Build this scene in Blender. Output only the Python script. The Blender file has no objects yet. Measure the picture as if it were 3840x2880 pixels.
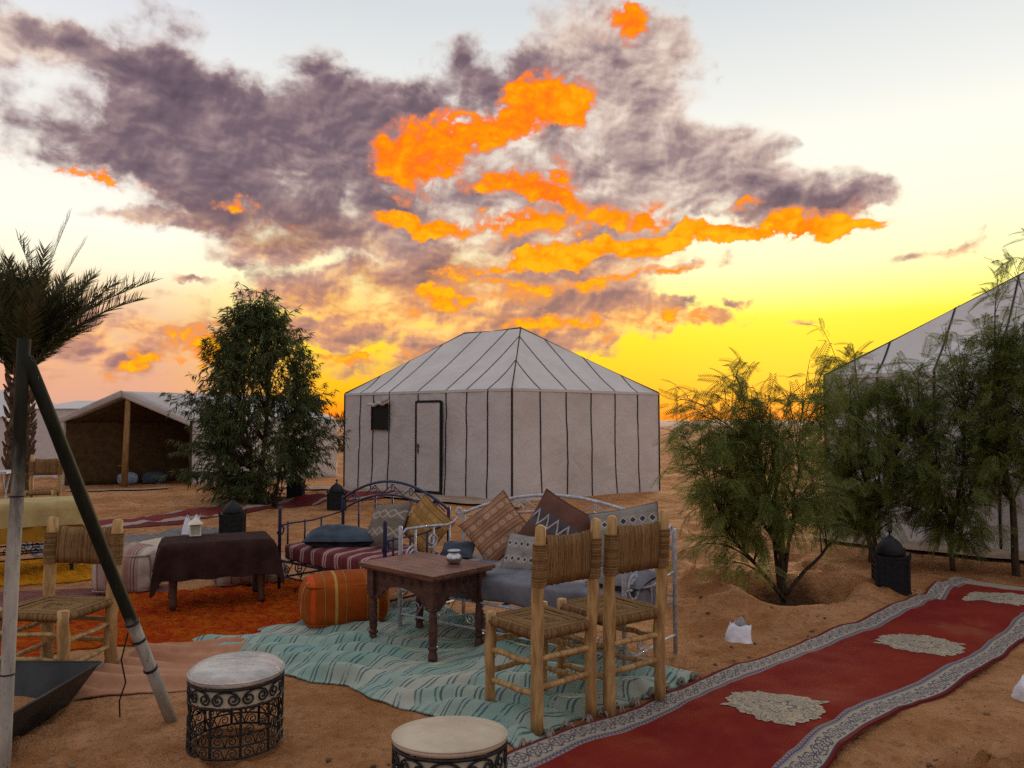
import bpy, math, random
import numpy as np
from mathutils import Vector, Matrix, Euler
R = math.radians
PI = math.pi
scene = bpy.context.scene
COL = scene.collection
random.seed(11)

# ------------------------------------------------------------------ camera
cd = bpy.data.cameras.new('camera')
cam = bpy.data.objects.new('camera', cd)
COL.objects.link(cam)
cam.location = (0, 0, 1.6)
cam.rotation_euler = (R(90 + 2.71), 0, 0)
cd.sensor_width = 36
cd.lens = 27.02
cd.clip_start = 0.05
cd.clip_end = 20000
scene.camera = cam
scene.view_settings.view_transform = 'Standard'
scene.view_settings.look = 'None'
scene.view_settings.exposure = 0.15
scene.view_settings.gamma = 1.0
scene.view_settings.use_curve_mapping = False
scene.cycles.use_denoising = False
scene.cycles.max_bounces = 6
scene.cycles.transparent_max_bounces = 8


def lin(r, g, b):
    """sRGB 0..255 -> linear"""
    f = lambda c: (c / 255 / 12.92) if c / 255 <= 0.04045 else ((c / 255 + 0.055) / 1.055) ** 2.4
    return (f(r), f(g), f(b))


# ------------------------------------------------------------------ shader maths helper
class Sk:
    """a scalar or colour socket with arithmetic"""
    def __init__(s, nt, k): s.nt, s.k = nt, k
    def m(s, op, o=None, o2=None, clamp=False):
        n = s.nt.nodes.new('ShaderNodeMath'); n.operation = op; n.use_clamp = clamp
        for i, v in enumerate((s, o, o2)):
            if v is None: continue
            if isinstance(v, Sk): s.nt.links.new(v.k, n.inputs[i])
            else: n.inputs[i].default_value = v
        return Sk(s.nt, n.outputs[0])
    def __add__(s, o): return s.m('ADD', o)
    __radd__ = __add__
    def __sub__(s, o): return s.m('SUBTRACT', o)
    def __rsub__(s, o): return s.m('MULTIPLY_ADD', -1.0, o)
    def __mul__(s, o): return s.m('MULTIPLY', o)
    __rmul__ = __mul__
    def __truediv__(s, o): return s.m('DIVIDE', o)
    def sin(s): return s.m('SINE')
    def abs(s): return s.m('ABSOLUTE')
    def max(s, o): return s.m('MAXIMUM', o)
    def min(s, o): return s.m('MINIMUM', o)
    def fract(s): return s.m('FRACT')
    def gt(s, o): return s.m('GREATER_THAN', o)
    def lt(s, o): return s.m('LESS_THAN', o)
    def pp(s, o): return s.m('PINGPONG', o)
    def pow(s, o): return s.m('POWER', o)
    def smooth(s, a, b, lo=0.0, hi=1.0):
        n = s.nt.nodes.new('ShaderNodeMapRange'); n.interpolation_type = 'SMOOTHSTEP'
        s.nt.links.new(s.k, n.inputs[0])
        n.inputs[1].default_value = a; n.inputs[2].default_value = b
        n.inputs[3].default_value = lo; n.inputs[4].default_value = hi
        return Sk(s.nt, n.outputs[0])


def ramp(nt, fac, stops, interp='LINEAR'):
    n = nt.nodes.new('ShaderNodeValToRGB'); n.color_ramp.interpolation = interp
    el = n.color_ramp.elements
    while len(el) < len(stops): el.new(0.5)
    for e, (p, c) in zip(el, stops):
        e.position = p; e.color = (*c, 1)
    nt.links.new(fac.k, n.inputs[0])
    return Sk(nt, n.outputs[0])


def mixc(nt, fac, a, b, mode='MIX'):
    n = nt.nodes.new('ShaderNodeMix'); n.data_type = 'RGBA'; n.blend_type = mode
    for i, v in ((0, fac), (6, a), (7, b)):
        if isinstance(v, Sk): nt.links.new(v.k, n.inputs[i])
        elif i == 0: n.inputs[0].default_value = v
        else: n.inputs[i].default_value = (*v, 1)
    return Sk(nt, n.outputs[2])


def comb(nt, x, y, z=0.0):
    n = nt.nodes.new('ShaderNodeCombineXYZ')
    for i, v in enumerate((x, y, z)):
        if isinstance(v, Sk): nt.links.new(v.k, n.inputs[i])
        else: n.inputs[i].default_value = v
    return n.outputs[0]


def sep(nt, vec):
    n = nt.nodes.new('ShaderNodeSeparateXYZ'); nt.links.new(vec, n.inputs[0])
    return [Sk(nt, o) for o in n.outputs]


def noise(nt, vec, scale, detail=4, rough=0.55, dist=0.0, lac=2.0):
    n = nt.nodes.new('ShaderNodeTexNoise')
    nt.links.new(vec, n.inputs['Vector'])
    n.inputs['Scale'].default_value = scale; n.inputs['Detail'].default_value = detail
    n.inputs['Roughness'].default_value = rough; n.inputs['Distortion'].default_value = dist
    n.inputs['Lacunarity'].default_value = lac
    return Sk(nt, n.outputs['Fac'])


def voro(nt, vec, scale, feature='F1', rnd=1.0):
    n = nt.nodes.new('ShaderNodeTexVoronoi'); n.feature = feature
    nt.links.new(vec, n.inputs['Vector'])
    n.inputs['Scale'].default_value = scale; n.inputs['Randomness'].default_value = rnd
    return Sk(nt, n.outputs['Distance'])


# ------------------------------------------------------------------ sky
SUN_AZ, SUN_EL = R(21.0), R(6.0)
SUN_STRENGTH = 2.5
w = bpy.data.worlds.new('World'); scene.world = w; w.use_nodes = True
nt = w.node_tree; nt.nodes.clear()


def build_sky():
    tc = nt.nodes.new('ShaderNodeTexCoord')
    d = tc.outputs['Generated']
    x, y, z = sep(nt, d)
    DEG = 57.29578
    az = x.m('ARCTAN2', y) * DEG                    # degrees to the right of the view
    el = z.m('ARCSINE') * DEG                       # degrees above the horizon
    # a flat cloud deck: its texture shrinks towards the horizon as a real one does
    zz = z.max(0.0) + 0.16
    q = comb(nt, x / zz, y / zz)
    p = comb(nt, az * 0.1, el * 0.1)
    qa = comb(nt, az * 0.082, el * 0.108, 3.7)
    # clear sky: colour by elevation, warm on the sunset side, lavender grey opposite
    e01 = (el * (1 / 60.0)).max(0.0)
    hi = CLEAR
    sunset = ramp(nt, e01, hi['sun'])
    leftc = ramp(nt, e01, hi['left'])
    away = ramp(nt, e01, hi['away'])
    toleft = az.smooth(-12.0, -27.0)
    base = mixc(nt, toleft, sunset, leftc)
    back = az.abs().smooth(48.0, 120.0)
    base = mixc(nt, back, base, away)
    sky = nt.nodes.new('ShaderNodeTexSky'); sky.sky_type = 'NISHITA'; sky.sun_disc = False
    sky.sun_elevation = SUN_EL; sky.sun_rotation = SUN_AZ
    base = mixc(nt, 0.004, base, Sk(nt, sky.outputs[0]), 'ADD')

    # domain warp
    nz = nt.nodes.new('ShaderNodeTexNoise'); nt.links.new(p, nz.inputs['Vector'])
    nz.inputs['Scale'].default_value = 2.6; nz.inputs['Detail'].default_value = 6; nz.inputs['Roughness'].default_value = 0.6
    wv = nt.nodes.new('ShaderNodeVectorMath'); wv.operation = 'MULTIPLY_ADD'
    nt.links.new(nz.outputs['Color'], wv.inputs[0])
    wv.inputs[1].default_value = (6.5, 4.4, 0); wv.inputs[2].default_value = (-3.25, -2.2, 0)
    ad = nt.nodes.new('ShaderNodeVectorMath'); ad.operation = 'ADD'
    nt.links.new(comb(nt, az, el), ad.inputs[0]); nt.links.new(wv.outputs[0], ad.inputs[1])
    P = ad.outputs[0]

    def field(blobs):
        acc = None
        for (a, e, ra, re, rot, wt) in blobs:
            mp = nt.nodes.new('ShaderNodeMapping'); mp.vector_type = 'TEXTURE'
            nt.links.new(P, mp.inputs['Vector'])
            mp.inputs['Location'].default_value = (a, e, 0)
            mp.inputs['Rotation'].default_value = (0, 0, R(rot))
            mp.inputs['Scale'].default_value = (ra, re, 1)
            g = nt.nodes.new('ShaderNodeTexGradient'); g.gradient_type = 'SPHERICAL'
            nt.links.new(mp.outputs[0], g.inputs[0])
            f = Sk(nt, g.outputs['Fac'])
            acc = f * wt if acc is None else f.m('MULTIPLY_ADD', wt, acc)
        return acc
    f1 = noise(nt, q, 2.2, 8, 0.53, 0.3) - 0.5
    f2 = noise(nt, qa, 3.6, 8, 0.50, 0.25) - 0.5
    # the same billows seen a little nearer the sunset: the difference shades each billow
    f2s = noise(nt, comb(nt, az * 0.082 + 0.016, el * 0.108 - 0.030, 3.7), 3.6, 8, 0.50, 0.25) - 0.5
    fine = noise(nt, qa, 11.0, 7, 0.56, 0.3) - 0.5
    fb = f1 * 1.1 + f2 * 1.5 + fine * 0.32
    relief = f2 - f2s
    dark = field(CLOUD_DARK); pale = field(CLOUD_PALE); glow = field(CLOUD_GLOW)
    # the same broken deck, thinner, everywhere outside the view
    elsewhere = az.abs().smooth(36.0, 60.0)
    rest = elsewhere * 0.16 * el.smooth(2.0, 12.0) + el.smooth(32.0, 45.0) * (1.0 - elsewhere) * 0.16
    g_all = (dark + pale * 1.9 + rest).min(0.9)
    den = (g_all + fb * 1.15 * g_all.smooth(0.0, 0.15)).smooth(0.05, 0.80)
    thick = dark.min(0.85) * 0.72 + rest * 0.6 + pale.min(0.9) * 0.40 + fb * 0.75 + relief * 1.0
    shade = ramp(nt, thick, [(0.0, lin(226, 205, 190)), (0.2, lin(196, 172, 162)), (0.42, lin(150, 125, 127)), (0.68, lin(110, 89, 101)), (1.0, lin(82, 66, 80))])
    # low cloud near the horizon catches the sunset
    warm = el.smooth(16.5, 7.0) * az.abs().smooth(60.0, 34.0)
    lit = ramp(nt, fb * 1.6 + relief * 2.2 + 0.5, [(0.0, lin(255, 205, 110)), (0.3, lin(250, 178, 92)), (0.55, lin(208, 142, 108)), (1.0, lin(158, 112, 106))])
    shade = mixc(nt, warm * 0.85, shade, lit)
    gfield = glow + (fb * 0.85 + fine * 1.0 + relief * 0.8) * glow.smooth(0.02, 0.30)
    halo = gfield.smooth(0.04, 0.46)
    shade = mixc(nt, halo * 0.85, shade, mixc(nt, el.smooth(20.0, 8.0), lin(226, 128, 92), lin(250, 158, 62)))
    den = (den + halo * 0.5).min(1.0)
    cloud = mixc(nt, den * 0.97, base, shade)
    core = gfield.smooth(0.27, 0.50)
    hot = ramp(nt, core * 0.5 + fine * 1.2 + relief * 1.6 + f2 * 0.9 + el.smooth(19.0, 10.0) * 0.3 - 0.02, [(0.0, lin(246, 112, 52)), (0.3, lin(255, 116, 24)), (0.6, lin(255, 142, 10)), (1.0, lin(255, 180, 24))])
    cloud = mixc(nt, core, cloud, hot)
    bg = nt.nodes.new('ShaderNodeBackground'); nt.links.new(cloud.k, bg.inputs['Color'])
    bg.inputs['Strength'].default_value = 1.0
    out = nt.nodes.new('ShaderNodeOutputWorld'); nt.links.new(bg.outputs[0], out.inputs['Surface'])


CLEAR = {
    'sun': [(0.0, lin(255, 120, 4)), (0.03, lin(255, 176, 4)), (0.062, lin(255, 198, 4)), (0.096, lin(255, 216, 6)), (0.122, lin(255, 229, 48)),
            (0.148, lin(254, 243, 135)), (0.18, lin(253, 247, 186)), (0.235, lin(251, 247, 216)), (0.30, lin(248, 245, 228)), (0.37, lin(230, 231, 226)), (0.48, lin(206, 211, 214)), (1.0, lin(216, 221, 230))],
    'left': [(0.0, lin(214, 160, 140)), (0.05, lin(226, 166, 134)), (0.105, lin(228, 180, 150)), (0.142, lin(248, 216, 172)),
             (0.168, lin(252, 241, 210)), (0.21, lin(250, 246, 230)), (0.36, lin(232, 231, 228)), (0.5, lin(203, 207, 218)), (1.0, lin(216, 221, 230))],
    'away': [(0.0, lin(190, 170, 160)), (0.15, lin(194, 178, 174)), (0.4, lin(196, 190, 192)), (1.0, lin(216, 221, 230))],
}
CLOUD_DARK = [   # azimuth, elevation, half widths (degrees), tilt, weight
    (-25.5, 22.8, 5.0, 4.4, 0, 1.10), (-22.5, 19.8, 10.1, 4.6, 0, 1.20), (-28.2, 17.3, 9.7, 2.4, 3, 0.80),
    (-18.5, 17.3, 11.4, 5.4, -10, 1.20), (-13.3, 20.8, 9.3, 4.2, 0, 1.10), (-20.3, 14.7, 8.2, 2.5, 0, 0.80),
    (-7.2, 22.4, 8.4, 3.2, 8, 1.00), (-3.4, 24.9, 3.5, 2.6, 0, 0.90), (1.2, 24.2, 3.9, 2.6, 0, 0.90),
    (-15.8, 13.4, 7.8, 2.3, -5, 0.70), (-31.6, 24.0, 3.3, 1.4, -10, 0.50), (-32.7, 20.1, 4.2, 2.2, 0, 0.50),
    (-9.9, 17.6, 4.9, 3.6, 0, 0.80), (22.6, 14.7, 4.4, 1.4, -5, 0.60), (18.3, 14.5, 6.4, 1.9, -5, 0.60),
    (-6.1, 10.9, 4.4, 2.4, 0, 0.70), (-10.9, 10.7, 3.0, 1.3, 0, 0.60), (-14.2, 8.9, 3.0, 1.3, 0, 0.70),
    (-15.3, 23.9, 3.4, 2.2, 0, 0.60), (-32.7, 18.7, 4.8, 1.7, 0, 0.50)]
CLOUD_PALE = [   # azimuth, elevation, half widths (degrees), tilt, weight
    (5.8, 26.0, 6.0, 4.7, 0, 0.65), (9.6, 23.5, 6.0, 5.4, 0, 0.80), (11.3, 27.1, 3.7, 2.8, 0, 0.40),
    (13.6, 19.0, 8.4, 2.9, -5, 0.75), (19.3, 15.7, 8.3, 2.5, -5, 0.70), (6.8, 19.3, 7.2, 3.0, 0, 0.75),
    (-0.2, 13.9, 14.2, 3.7, 0, 0.80), (2.6, 10.2, 10.9, 3.4, -8, 0.70), (-8.1, 8.6, 10.2, 2.0, -5, 0.65),
    (-0.2, 7.5, 14.4, 2.1, 0, 0.55), (-3.7, 16.5, 7.7, 3.3, 0, 0.70), (12.1, 11.1, 5.0, 0.7, 8, 0.70),
    (11.4, 7.0, 7.4, 1.0, 8, 0.75), (29.9, 11.1, 3.9, 0.7, 10, 0.60), (16.0, 8.8, 1.2, 0.5, 0, 0.60),
    (-22.9, 9.7, 1.9, 0.4, 0, 0.40), (-26.4, 13.6, 4.6, 0.9, 0, 0.60), (-27.4, 5.2, 9.2, 3.4, 10, 0.45),
    (-32.8, 22.9, 5.5, 1.9, 0, 0.40), (20.7, 7.0, 1.9, 0.5, 0, 0.50), (-18.4, 12.0, 4.9, 1.3, 0, 0.50),
    (12.1, 8.2, 2.0, 0.5, 8, 0.60), (7.7, 8.6, 4.1, 1.0, -8, 0.60), (-11.8, 7.0, 6.7, 1.7, 0, 0.50),
    (-5.0, 4.7, 14.4, 1.4, 4, 0.40), (2.6, 19.4, 8.6, 3.0, 0, 0.50), (-2.0, 17.9, 8.0, 3.0, 0, 0.50),
    (5.0, 14.9, 10.1, 2.0, 0, 0.50), (-18.3, 9.4, 3.9, 0.8, 0, 0.40), (-16.4, 6.2, 8.6, 1.3, 5, 0.40),
    (6.7, 11.5, 10.2, 1.0, 4, 0.50), (5.0, 9.2, 8.2, 1.0, 5, 0.50), (-7.1, 10.5, 8.8, 1.4, 0, 0.40),
    (15.5, 16.3, 6.5, 1.9, -8, 0.50), (25.3, 14.8, 3.1, 1.2, 0, 0.45), (-33.3, 23.6, 5.4, 2.2, 0, 0.35),
    (-13.8, 10.0, 8.0, 1.3, 0, 0.50), (-1.9, 10.6, 10.3, 2.1, 0, 0.50), (-3.7, 6.5, 12.4, 1.4, 4, 0.45),
    (7.7, 7.1, 6.1, 1.0, 6, 0.45), (-11.8, 8.4, 6.7, 1.3, 0, 0.40), (1.5, 5.1, 10.3, 0.9, 4, 0.35),
    (7.4, 17.4, 7.9, 2.6, 0, 0.40), (1.5, 19.0, 7.9, 2.3, 0, 0.60), (-3.0, 15.6, 7.4, 2.4, 0, 0.60),
    (5.4, 15.8, 8.0, 2.0, 0, 0.50), (0.5, 11.9, 10.2, 1.7, 0, 0.50), (-10.5, 13.1, 8.7, 2.0, 0, 0.40)]
CLOUD_GLOW = [   # azimuth, elevation, half widths (degrees), tilt, weight
    (1.5, 22.3, 5.0, 2.6, 15, 1.00), (-5.1, 20.0, 6.4, 2.6, 8, 1.00), (4.3, 21.7, 2.3, 1.6, -30, 0.80),
    (-8.2, 17.8, 3.3, 2.3, -20, 0.80), (-0.2, 17.1, 5.0, 1.3, -5, 0.80), (2.6, 17.4, 2.7, 2.3, 0, 0.80),
    (9.1, 15.1, 3.7, 1.3, 0, 0.80), (-0.2, 14.3, 8.8, 1.4, 0, 0.75), (12.8, 13.1, 14.2, 1.1, 4, 0.80),
    (20.5, 13.0, 7.3, 1.0, -3, 0.85), (5.0, 12.4, 9.5, 0.9, 5, 0.60), (9.3, 27.8, 2.2, 1.7, 0, 0.95),
    (-8.5, 14.6, 3.0, 0.9, 0, 0.70), (-5.4, 14.2, 2.4, 1.0, 0, 0.60), (-5.8, 9.7, 3.4, 0.8, 0, 0.50),
    (12.1, 11.1, 4.3, 0.6, 8, 0.60), (11.4, 7.0, 6.7, 0.9, 8, 0.60), (-19.7, 15.3, 2.2, 0.7, 5, 0.45),
    (-17.1, 14.3, 2.9, 0.7, 0, 0.40), (-29.5, 15.8, 6.7, 0.6, -5, 0.45), (16.8, 15.3, 2.6, 0.8, 0, 0.60),
    (4.7, 16.2, 2.3, 1.3, -20, 0.70), (-8.8, 7.8, 5.4, 0.7, 0, 0.40), (7.2, 27.4, 1.9, 1.2, 0, 0.40),
    (-21.9, 5.5, 4.8, 1.9, 20, 0.42), (-25.9, 3.4, 8.1, 0.8, 12, 0.34), (-3.7, 8.9, 7.5, 0.8, 0, 0.45),
    (1.5, 11.9, 8.9, 0.8, 4, 0.50), (6.7, 10.5, 6.1, 0.7, 5, 0.45), (4.6, 7.5, 7.5, 0.8, 4, 0.50),
    (-11.1, 4.7, 6.8, 0.9, 0, 0.40), (-0.9, 10.2, 6.8, 1.0, -8, 0.40)]

build_sky()

sl = bpy.data.lights.new('sun', 'SUN'); sun = bpy.data.objects.new('sun', sl); COL.objects.link(sun)
sl.energy = SUN_STRENGTH; sl.angle = R(12); sl.color = (1.0, 0.72, 0.42)
sd = Vector((math.sin(SUN_AZ) * math.cos(SUN_EL), math.cos(SUN_AZ) * math.cos(SUN_EL), math.sin(SUN_EL)))
sun.rotation_euler = sd.to_track_quat('Z', 'Y').to_euler()


# ------------------------------------------------------------------ mesh tools
def hash2(ix, iy, seed):
    h = (ix.astype(np.int64) * 374761393 + iy.astype(np.int64) * 668265263 + seed * 982451653) & 0xFFFFFFFF
    h = ((h ^ (h >> 13)) * 1274126177) & 0xFFFFFFFF
    return ((h ^ (h >> 16)) & 0xFFFFFF) / float(0xFFFFFF)


def vnoise(x, y, seed=0):
    x = np.asarray(x, float); y = np.asarray(y, float)
    ix = np.floor(x); iy = np.floor(y); fx = x - ix; fy = y - iy
    fx = fx * fx * fx * (fx * (fx * 6 - 15) + 10); fy = fy * fy * fy * (fy * (fy * 6 - 15) + 10)
    a = hash2(ix, iy, seed); b = hash2(ix + 1, iy, seed); c = hash2(ix, iy + 1, seed); d = hash2(ix + 1, iy + 1, seed)
    return (a * (1 - fx) + b * fx) * (1 - fy) + (c * (1 - fx) + d * fx) * fy - 0.5


def fbm(x, y, seed=0, oct=4):
    s = 0; a = 1.0
    for i in range(oct):
        s = s + a * vnoise(np.asarray(x) * 2 ** i + 17.3 * i, np.asarray(y) * 2 ** i - 9.1 * i, seed + i)
        a *= 0.5
    return s


class MB:
    """collects shapes and links them as one mesh object"""
    def __init__(s): s.v, s.f, s.uv, s.has_uv = [], [], [], False
    def add(s, verts, faces, M=None):
        n = len(s.v)
        if M is not None: verts = [M @ Vector(p) for p in verts]
        s.v += [tuple(p) for p in verts]; s.f += [tuple(i + n for i in f) for f in faces]
        return s
    def box(s, c, size, M=None, rot=None):
        hx, hy, hz = (k / 2 for k in size)
        T = Matrix.Translation(c)
        if rot is not None: T = T @ Euler(rot).to_matrix().to_4x4()
        if M is not None: T = M @ T
        v = [(-hx, -hy, -hz), (hx, -hy, -hz), (hx, hy, -hz), (-hx, hy, -hz), (-hx, -hy, hz), (hx, -hy, hz), (hx, hy, hz), (-hx, hy, hz)]
        return s.add(v, [(0, 3, 2, 1), (4, 5, 6, 7), (0, 1, 5, 4), (1, 2, 6, 5), (2, 3, 7, 6), (3, 0, 4, 7)], T)
    def tube(s, pts, r, n=6, cap=True, closed=False, flat=1.0):
        pts = [Vector(p) for p in pts]; k = len(pts)
        rs = r if isinstance(r, (list, tuple)) else [r] * k
        base = len(s.v); up = None
        for i, p in enumerate(pts):
            if closed: t = pts[(i + 1) % k] - pts[i - 1]
            else: t = pts[min(i + 1, k - 1)] - pts[max(i - 1, 0)]
            if t.length < 1e-9: t = Vector((0, 0, 1))
            t.normalize()
            if up is None:
                up = Vector((0, 0, 1)) if abs(t.z) < 0.9 else Vector((1, 0, 0))
            u = (up - t * up.dot(t))
            if u.length < 1e-6: u = t.orthogonal()
            u.normalize(); up = u; w = t.cross(u)
            for j in range(n):
                a = 2 * PI * j / n
                s.v.append(tuple(p + u * (math.cos(a) * rs[i]) + w * (math.sin(a) * rs[i] * flat)))
        for i in range(k if closed else k - 1):
            for j in range(n):
                a = base + i * n + j; b = base + i * n + (j + 1) % n
                c = base + ((i + 1) % k) * n + (j + 1) % n; d = base + ((i + 1) % k) * n + j
                s.f.append((a, b, c, d))
        if cap and not closed:
            s.f.append(tuple(base + j for j in range(n))[::-1])
            s.f.append(tuple(base + (k - 1) * n + j for j in range(n)))
        return s
    def lathe(s, prof, n=16, c=(0, 0, 0), cap=True, M=None, flute=None):
        base = len(s.v); V = []
        for (r, z) in prof:
            for j in range(n):
                a = 2 * PI * j / n
                V.append((c[0] + r * math.cos(a), c[1] + r * math.sin(a), c[2] + z))
        F = []
        for i in range(len(prof) - 1):
            for j in range(n):
                F.append((i * n + j, i * n + (j + 1) % n, (i + 1) * n + (j + 1) % n, (i + 1) * n + j))
        if cap:
            F.append(tuple(range(n))[::-1]); F.append(tuple((len(prof) - 1) * n + j for j in range(n)))
        return s.add(V, F, M)
    def build(s, name, m, parent=None, smooth=False, M=None):
        me = bpy.data.meshes.new(name)
        v = s.v if M is None else [tuple(M @ Vector(p)) for p in s.v]
        me.from_pydata(v, [], s.f)
        if smooth: me.polygons.foreach_set('use_smooth', [True] * len(me.polygons))
        me.update()
        return link(name, me, m, parent)


def link(name, me, m=None, parent=None):
    o = bpy.data.objects.new(name, me); COL.objects.link(o)
    if m is not None and not me.materials: me.materials.append(m)
    if parent is not None: o.parent = parent
    return o


def npmesh(name, V, F, m, parent=None, smooth=True, UV=None):
    """V (n,3), F (k,3 or 4) arrays, UV per vertex (n,2)"""
    V = np.ascontiguousarray(V, dtype=np.float32); F = np.ascontiguousarray(F, dtype=np.int32)
    me = bpy.data.meshes.new(name); k, c = F.shape
    me.vertices.add(len(V)); me.vertices.foreach_set('co', V.ravel())
    me.loops.add(k * c); me.loops.foreach_set('vertex_index', F.ravel())
    me.polygons.add(k); me.polygons.foreach_set('loop_start', np.arange(0, k * c, c, dtype=np.int32))
    if smooth: me.polygons.foreach_set('use_smooth', np.ones(k, dtype=bool))
    if UV is not None:
        l = me.uv_layers.new(name='UVMap')
        l.data.foreach_set('uv', np.asarray(UV, np.float32)[F.ravel()].ravel())
    me.update(calc_edges=True); me.validate()
    return link(name, me, m, parent)


def gridfaces(nu, nv, wrap=False):
    i = np.arange(nu - 1)[:, None]; j = np.arange(nv - 1 if not wrap else nv)[None, :]
    j2 = (j + 1) % nv
    return np.stack([i * nv + j, (i + 1) * nv + j, (i + 1) * nv + j2, i * nv + j2], -1).reshape(-1, 4)


def setp(o, label=None, cat=None, group=None, kind=None):
    if label: o['label'] = label
    if cat: o['category'] = cat
    if group: o['group'] = group
    if kind: o['kind'] = kind
    return o


def thing(name, label, cat, loc=(0, 0, 0), rz=0.0, group=None, scale=1.0):
    o = bpy.data.objects.new(name, None); COL.objects.link(o)
    o.location = loc; o.rotation_euler = (0, 0, R(rz)); o.scale = (scale,) * 3
    o.empty_display_size = 0.1
    return setp(o, label, cat, group)


def copy_tree(o, parent=None):
    c = o.copy(); COL.objects.link(c); c.parent = parent
    for ch in list(o.children): copy_tree(ch, c)
    return c


def spiral(c, ux, uy, r0, r1, turns, a0=0.0, n=26):
    """points of a flat scroll in the plane (ux, uy) about c"""
    c, ux, uy = Vector(c), Vector(ux), Vector(uy); P = []
    for i in range(n + 1):
        t = i / n; a = a0 + turns * 2 * PI * t; r = r0 + (r1 - r0) * t
        P.append(c + ux * (r * math.cos(a)) + uy * (r * math.sin(a)))
    return P


# ------------------------------------------------------------------ materials
def new_mat(name):
    m = bpy.data.materials.new(name); m.use_nodes = True
    b = m.node_tree.nodes['Principled BSDF']
    return m, m.node_tree, b


def coord(nt, kind='Object', scale=(1, 1, 1)):
    t = nt.nodes.new('ShaderNodeTexCoord')
    mp = nt.nodes.new('ShaderNodeMapping'); mp.inputs['Scale'].default_value = scale
    nt.links.new(t.outputs[kind], mp.inputs['Vector'])
    return mp.outputs[0]


def bump(nt, b, h, strength=0.4, dist=0.01):
    n = nt.nodes.new('ShaderNodeBump'); n.inputs['Strength'].default_value = strength; n.inputs['Distance'].default_value = dist
    nt.links.new(h.k, n.inputs['Height']); nt.links.new(n.outputs[0], b.inputs['Normal'])


def mat(name, c1, c2=None, scale=6, rough=0.85, bmp=0.0, bscale=60, metal=0.0, spec=0.3, stretch=(1, 1, 1), lo=0.35, hi=0.65, dist=0.004, sheen=0.0, detail=5):
    m, nt, b = new_mat(name)
    b.inputs['Roughness'].default_value = rough; b.inputs['Metallic'].default_value = metal
    b.inputs['Specular IOR Level'].default_value = spec
    co = coord(nt, 'Object', stretch)
    if c2 is None: c2 = tuple(k * 0.75 for k in c1)
    n = noise(nt, co, scale, detail, 0.6)
    nt.links.new(mixc(nt, n.smooth(lo, hi), c2, c1).k, b.inputs['Base Color'])
    if bmp: bump(nt, b, noise(nt, co, bscale, 3, 0.6), bmp, dist)
    return m


def uvmat(name, fn, rough=0.9, spec=0.2, sheen=0.1):
    """fn(nt, u, v, co) -> (colour, height or None, strength, distance)"""
    m, nt, b = new_mat(name)
    b.inputs['Roughness'].default_value = rough; b.inputs['Specular IOR Level'].default_value = spec
    t = nt.nodes.new('ShaderNodeTexCoord')
    u, v, _ = sep(nt, t.outputs['UV'])
    col, h, st, di = fn(nt, u, v, t.outputs['UV'])
    nt.links.new(col.k, b.inputs['Base Color'])
    if h is not None: bump(nt, b, h, st, di)
    return m


def stripes(x, period, width, offset=0.0):
    """1 inside a stripe of the given width"""
    f = ((x + offset) / period).fract()
    return f.lt(width / period)


M = {}
M['wood_peeled'] = mat('peeled_wood', (0.46, 0.29, 0.115), (0.26, 0.14, 0.055), 5, 0.65, 0.25, 30, stretch=(6, 6, 1.2))
M['rush'] = None
M['carved_wood'] = mat('carved_dark_wood', (0.085, 0.030, 0.020), (0.035, 0.014, 0.010), 5, 0.5, 0.3, 40, stretch=(1.5, 6, 6), spec=0.4)
M['carved_top'] = mat('worn_table_top', (0.17, 0.064, 0.038), (0.07, 0.028, 0.018), 4, 0.42, 0.2, 60, stretch=(1.2, 7, 7), spec=0.4)
M['black_iron'] = mat('black_iron', (0.022, 0.022, 0.026), (0.010, 0.010, 0.012), 20, 0.5, 0.2, 120, metal=0.3)
M['lantern_iron'] = mat('pierced_black_iron', (0.016, 0.017, 0.021), (0.007, 0.007, 0.009), 30, 0.6, 0.3, 90, metal=0.3)
M['blue_iron'] = mat('blue_painted_iron', (0.020, 0.022, 0.075), (0.012, 0.013, 0.04), 25, 0.45, 0.2, 100)
M['white_iron'] = mat('white_painted_iron', (0.46, 0.47, 0.52), (0.28, 0.29, 0.33), 25, 0.5, 0.2, 90)
M['dark_cloth'] = mat('dark_brown_cloth', (0.040, 0.018, 0.014), (0.024, 0.011, 0.010), 9, 0.95, 0.4, 220, spec=0.1)
M['silver'] = mat('hammered_silver', (0.55, 0.55, 0.58), (0.35, 0.35, 0.38), 14, 0.28, 0.4, 60, metal=1.0)
M['paper'] = mat('white_paper', (0.72, 0.72, 0.78), (0.6, 0.6, 0.66), 6, 0.8, 0.4, 18, dist=0.02)
M['cream_vinyl'] = mat('cream_seat_vinyl', (0.50, 0.42, 0.31), (0.40, 0.32, 0.23), 5, 0.55, 0.15, 26)
M['plastic_film'] = mat('clear_plastic_over_white', (0.52, 0.48, 0.43), (0.33, 0.31, 0.30), 5, 0.3, 0.8, 9, dist=0.03, spec=0.6, stretch=(1, 2.2, 1))
M['cream_liner'] = mat('cream_liner', (0.52, 0.47, 0.36), (0.42, 0.37, 0.28), 8, 0.8)
M['bark'] = mat('bark', (0.075, 0.05, 0.032), (0.03, 0.020, 0.013), 14, 0.95, 0.7, 45, stretch=(3, 3, 1))
M['palm_bark'] = mat('palm_bark', (0.16, 0.095, 0.055), (0.05, 0.03, 0.02), 10, 0.95, 0.8, 40)
M['grey_mattress'] = mat('grey_mattress', (0.15, 0.145, 0.17), (0.10, 0.097, 0.115), 7, 0.95, 0.3, 160, sheen=0.1)
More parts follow.
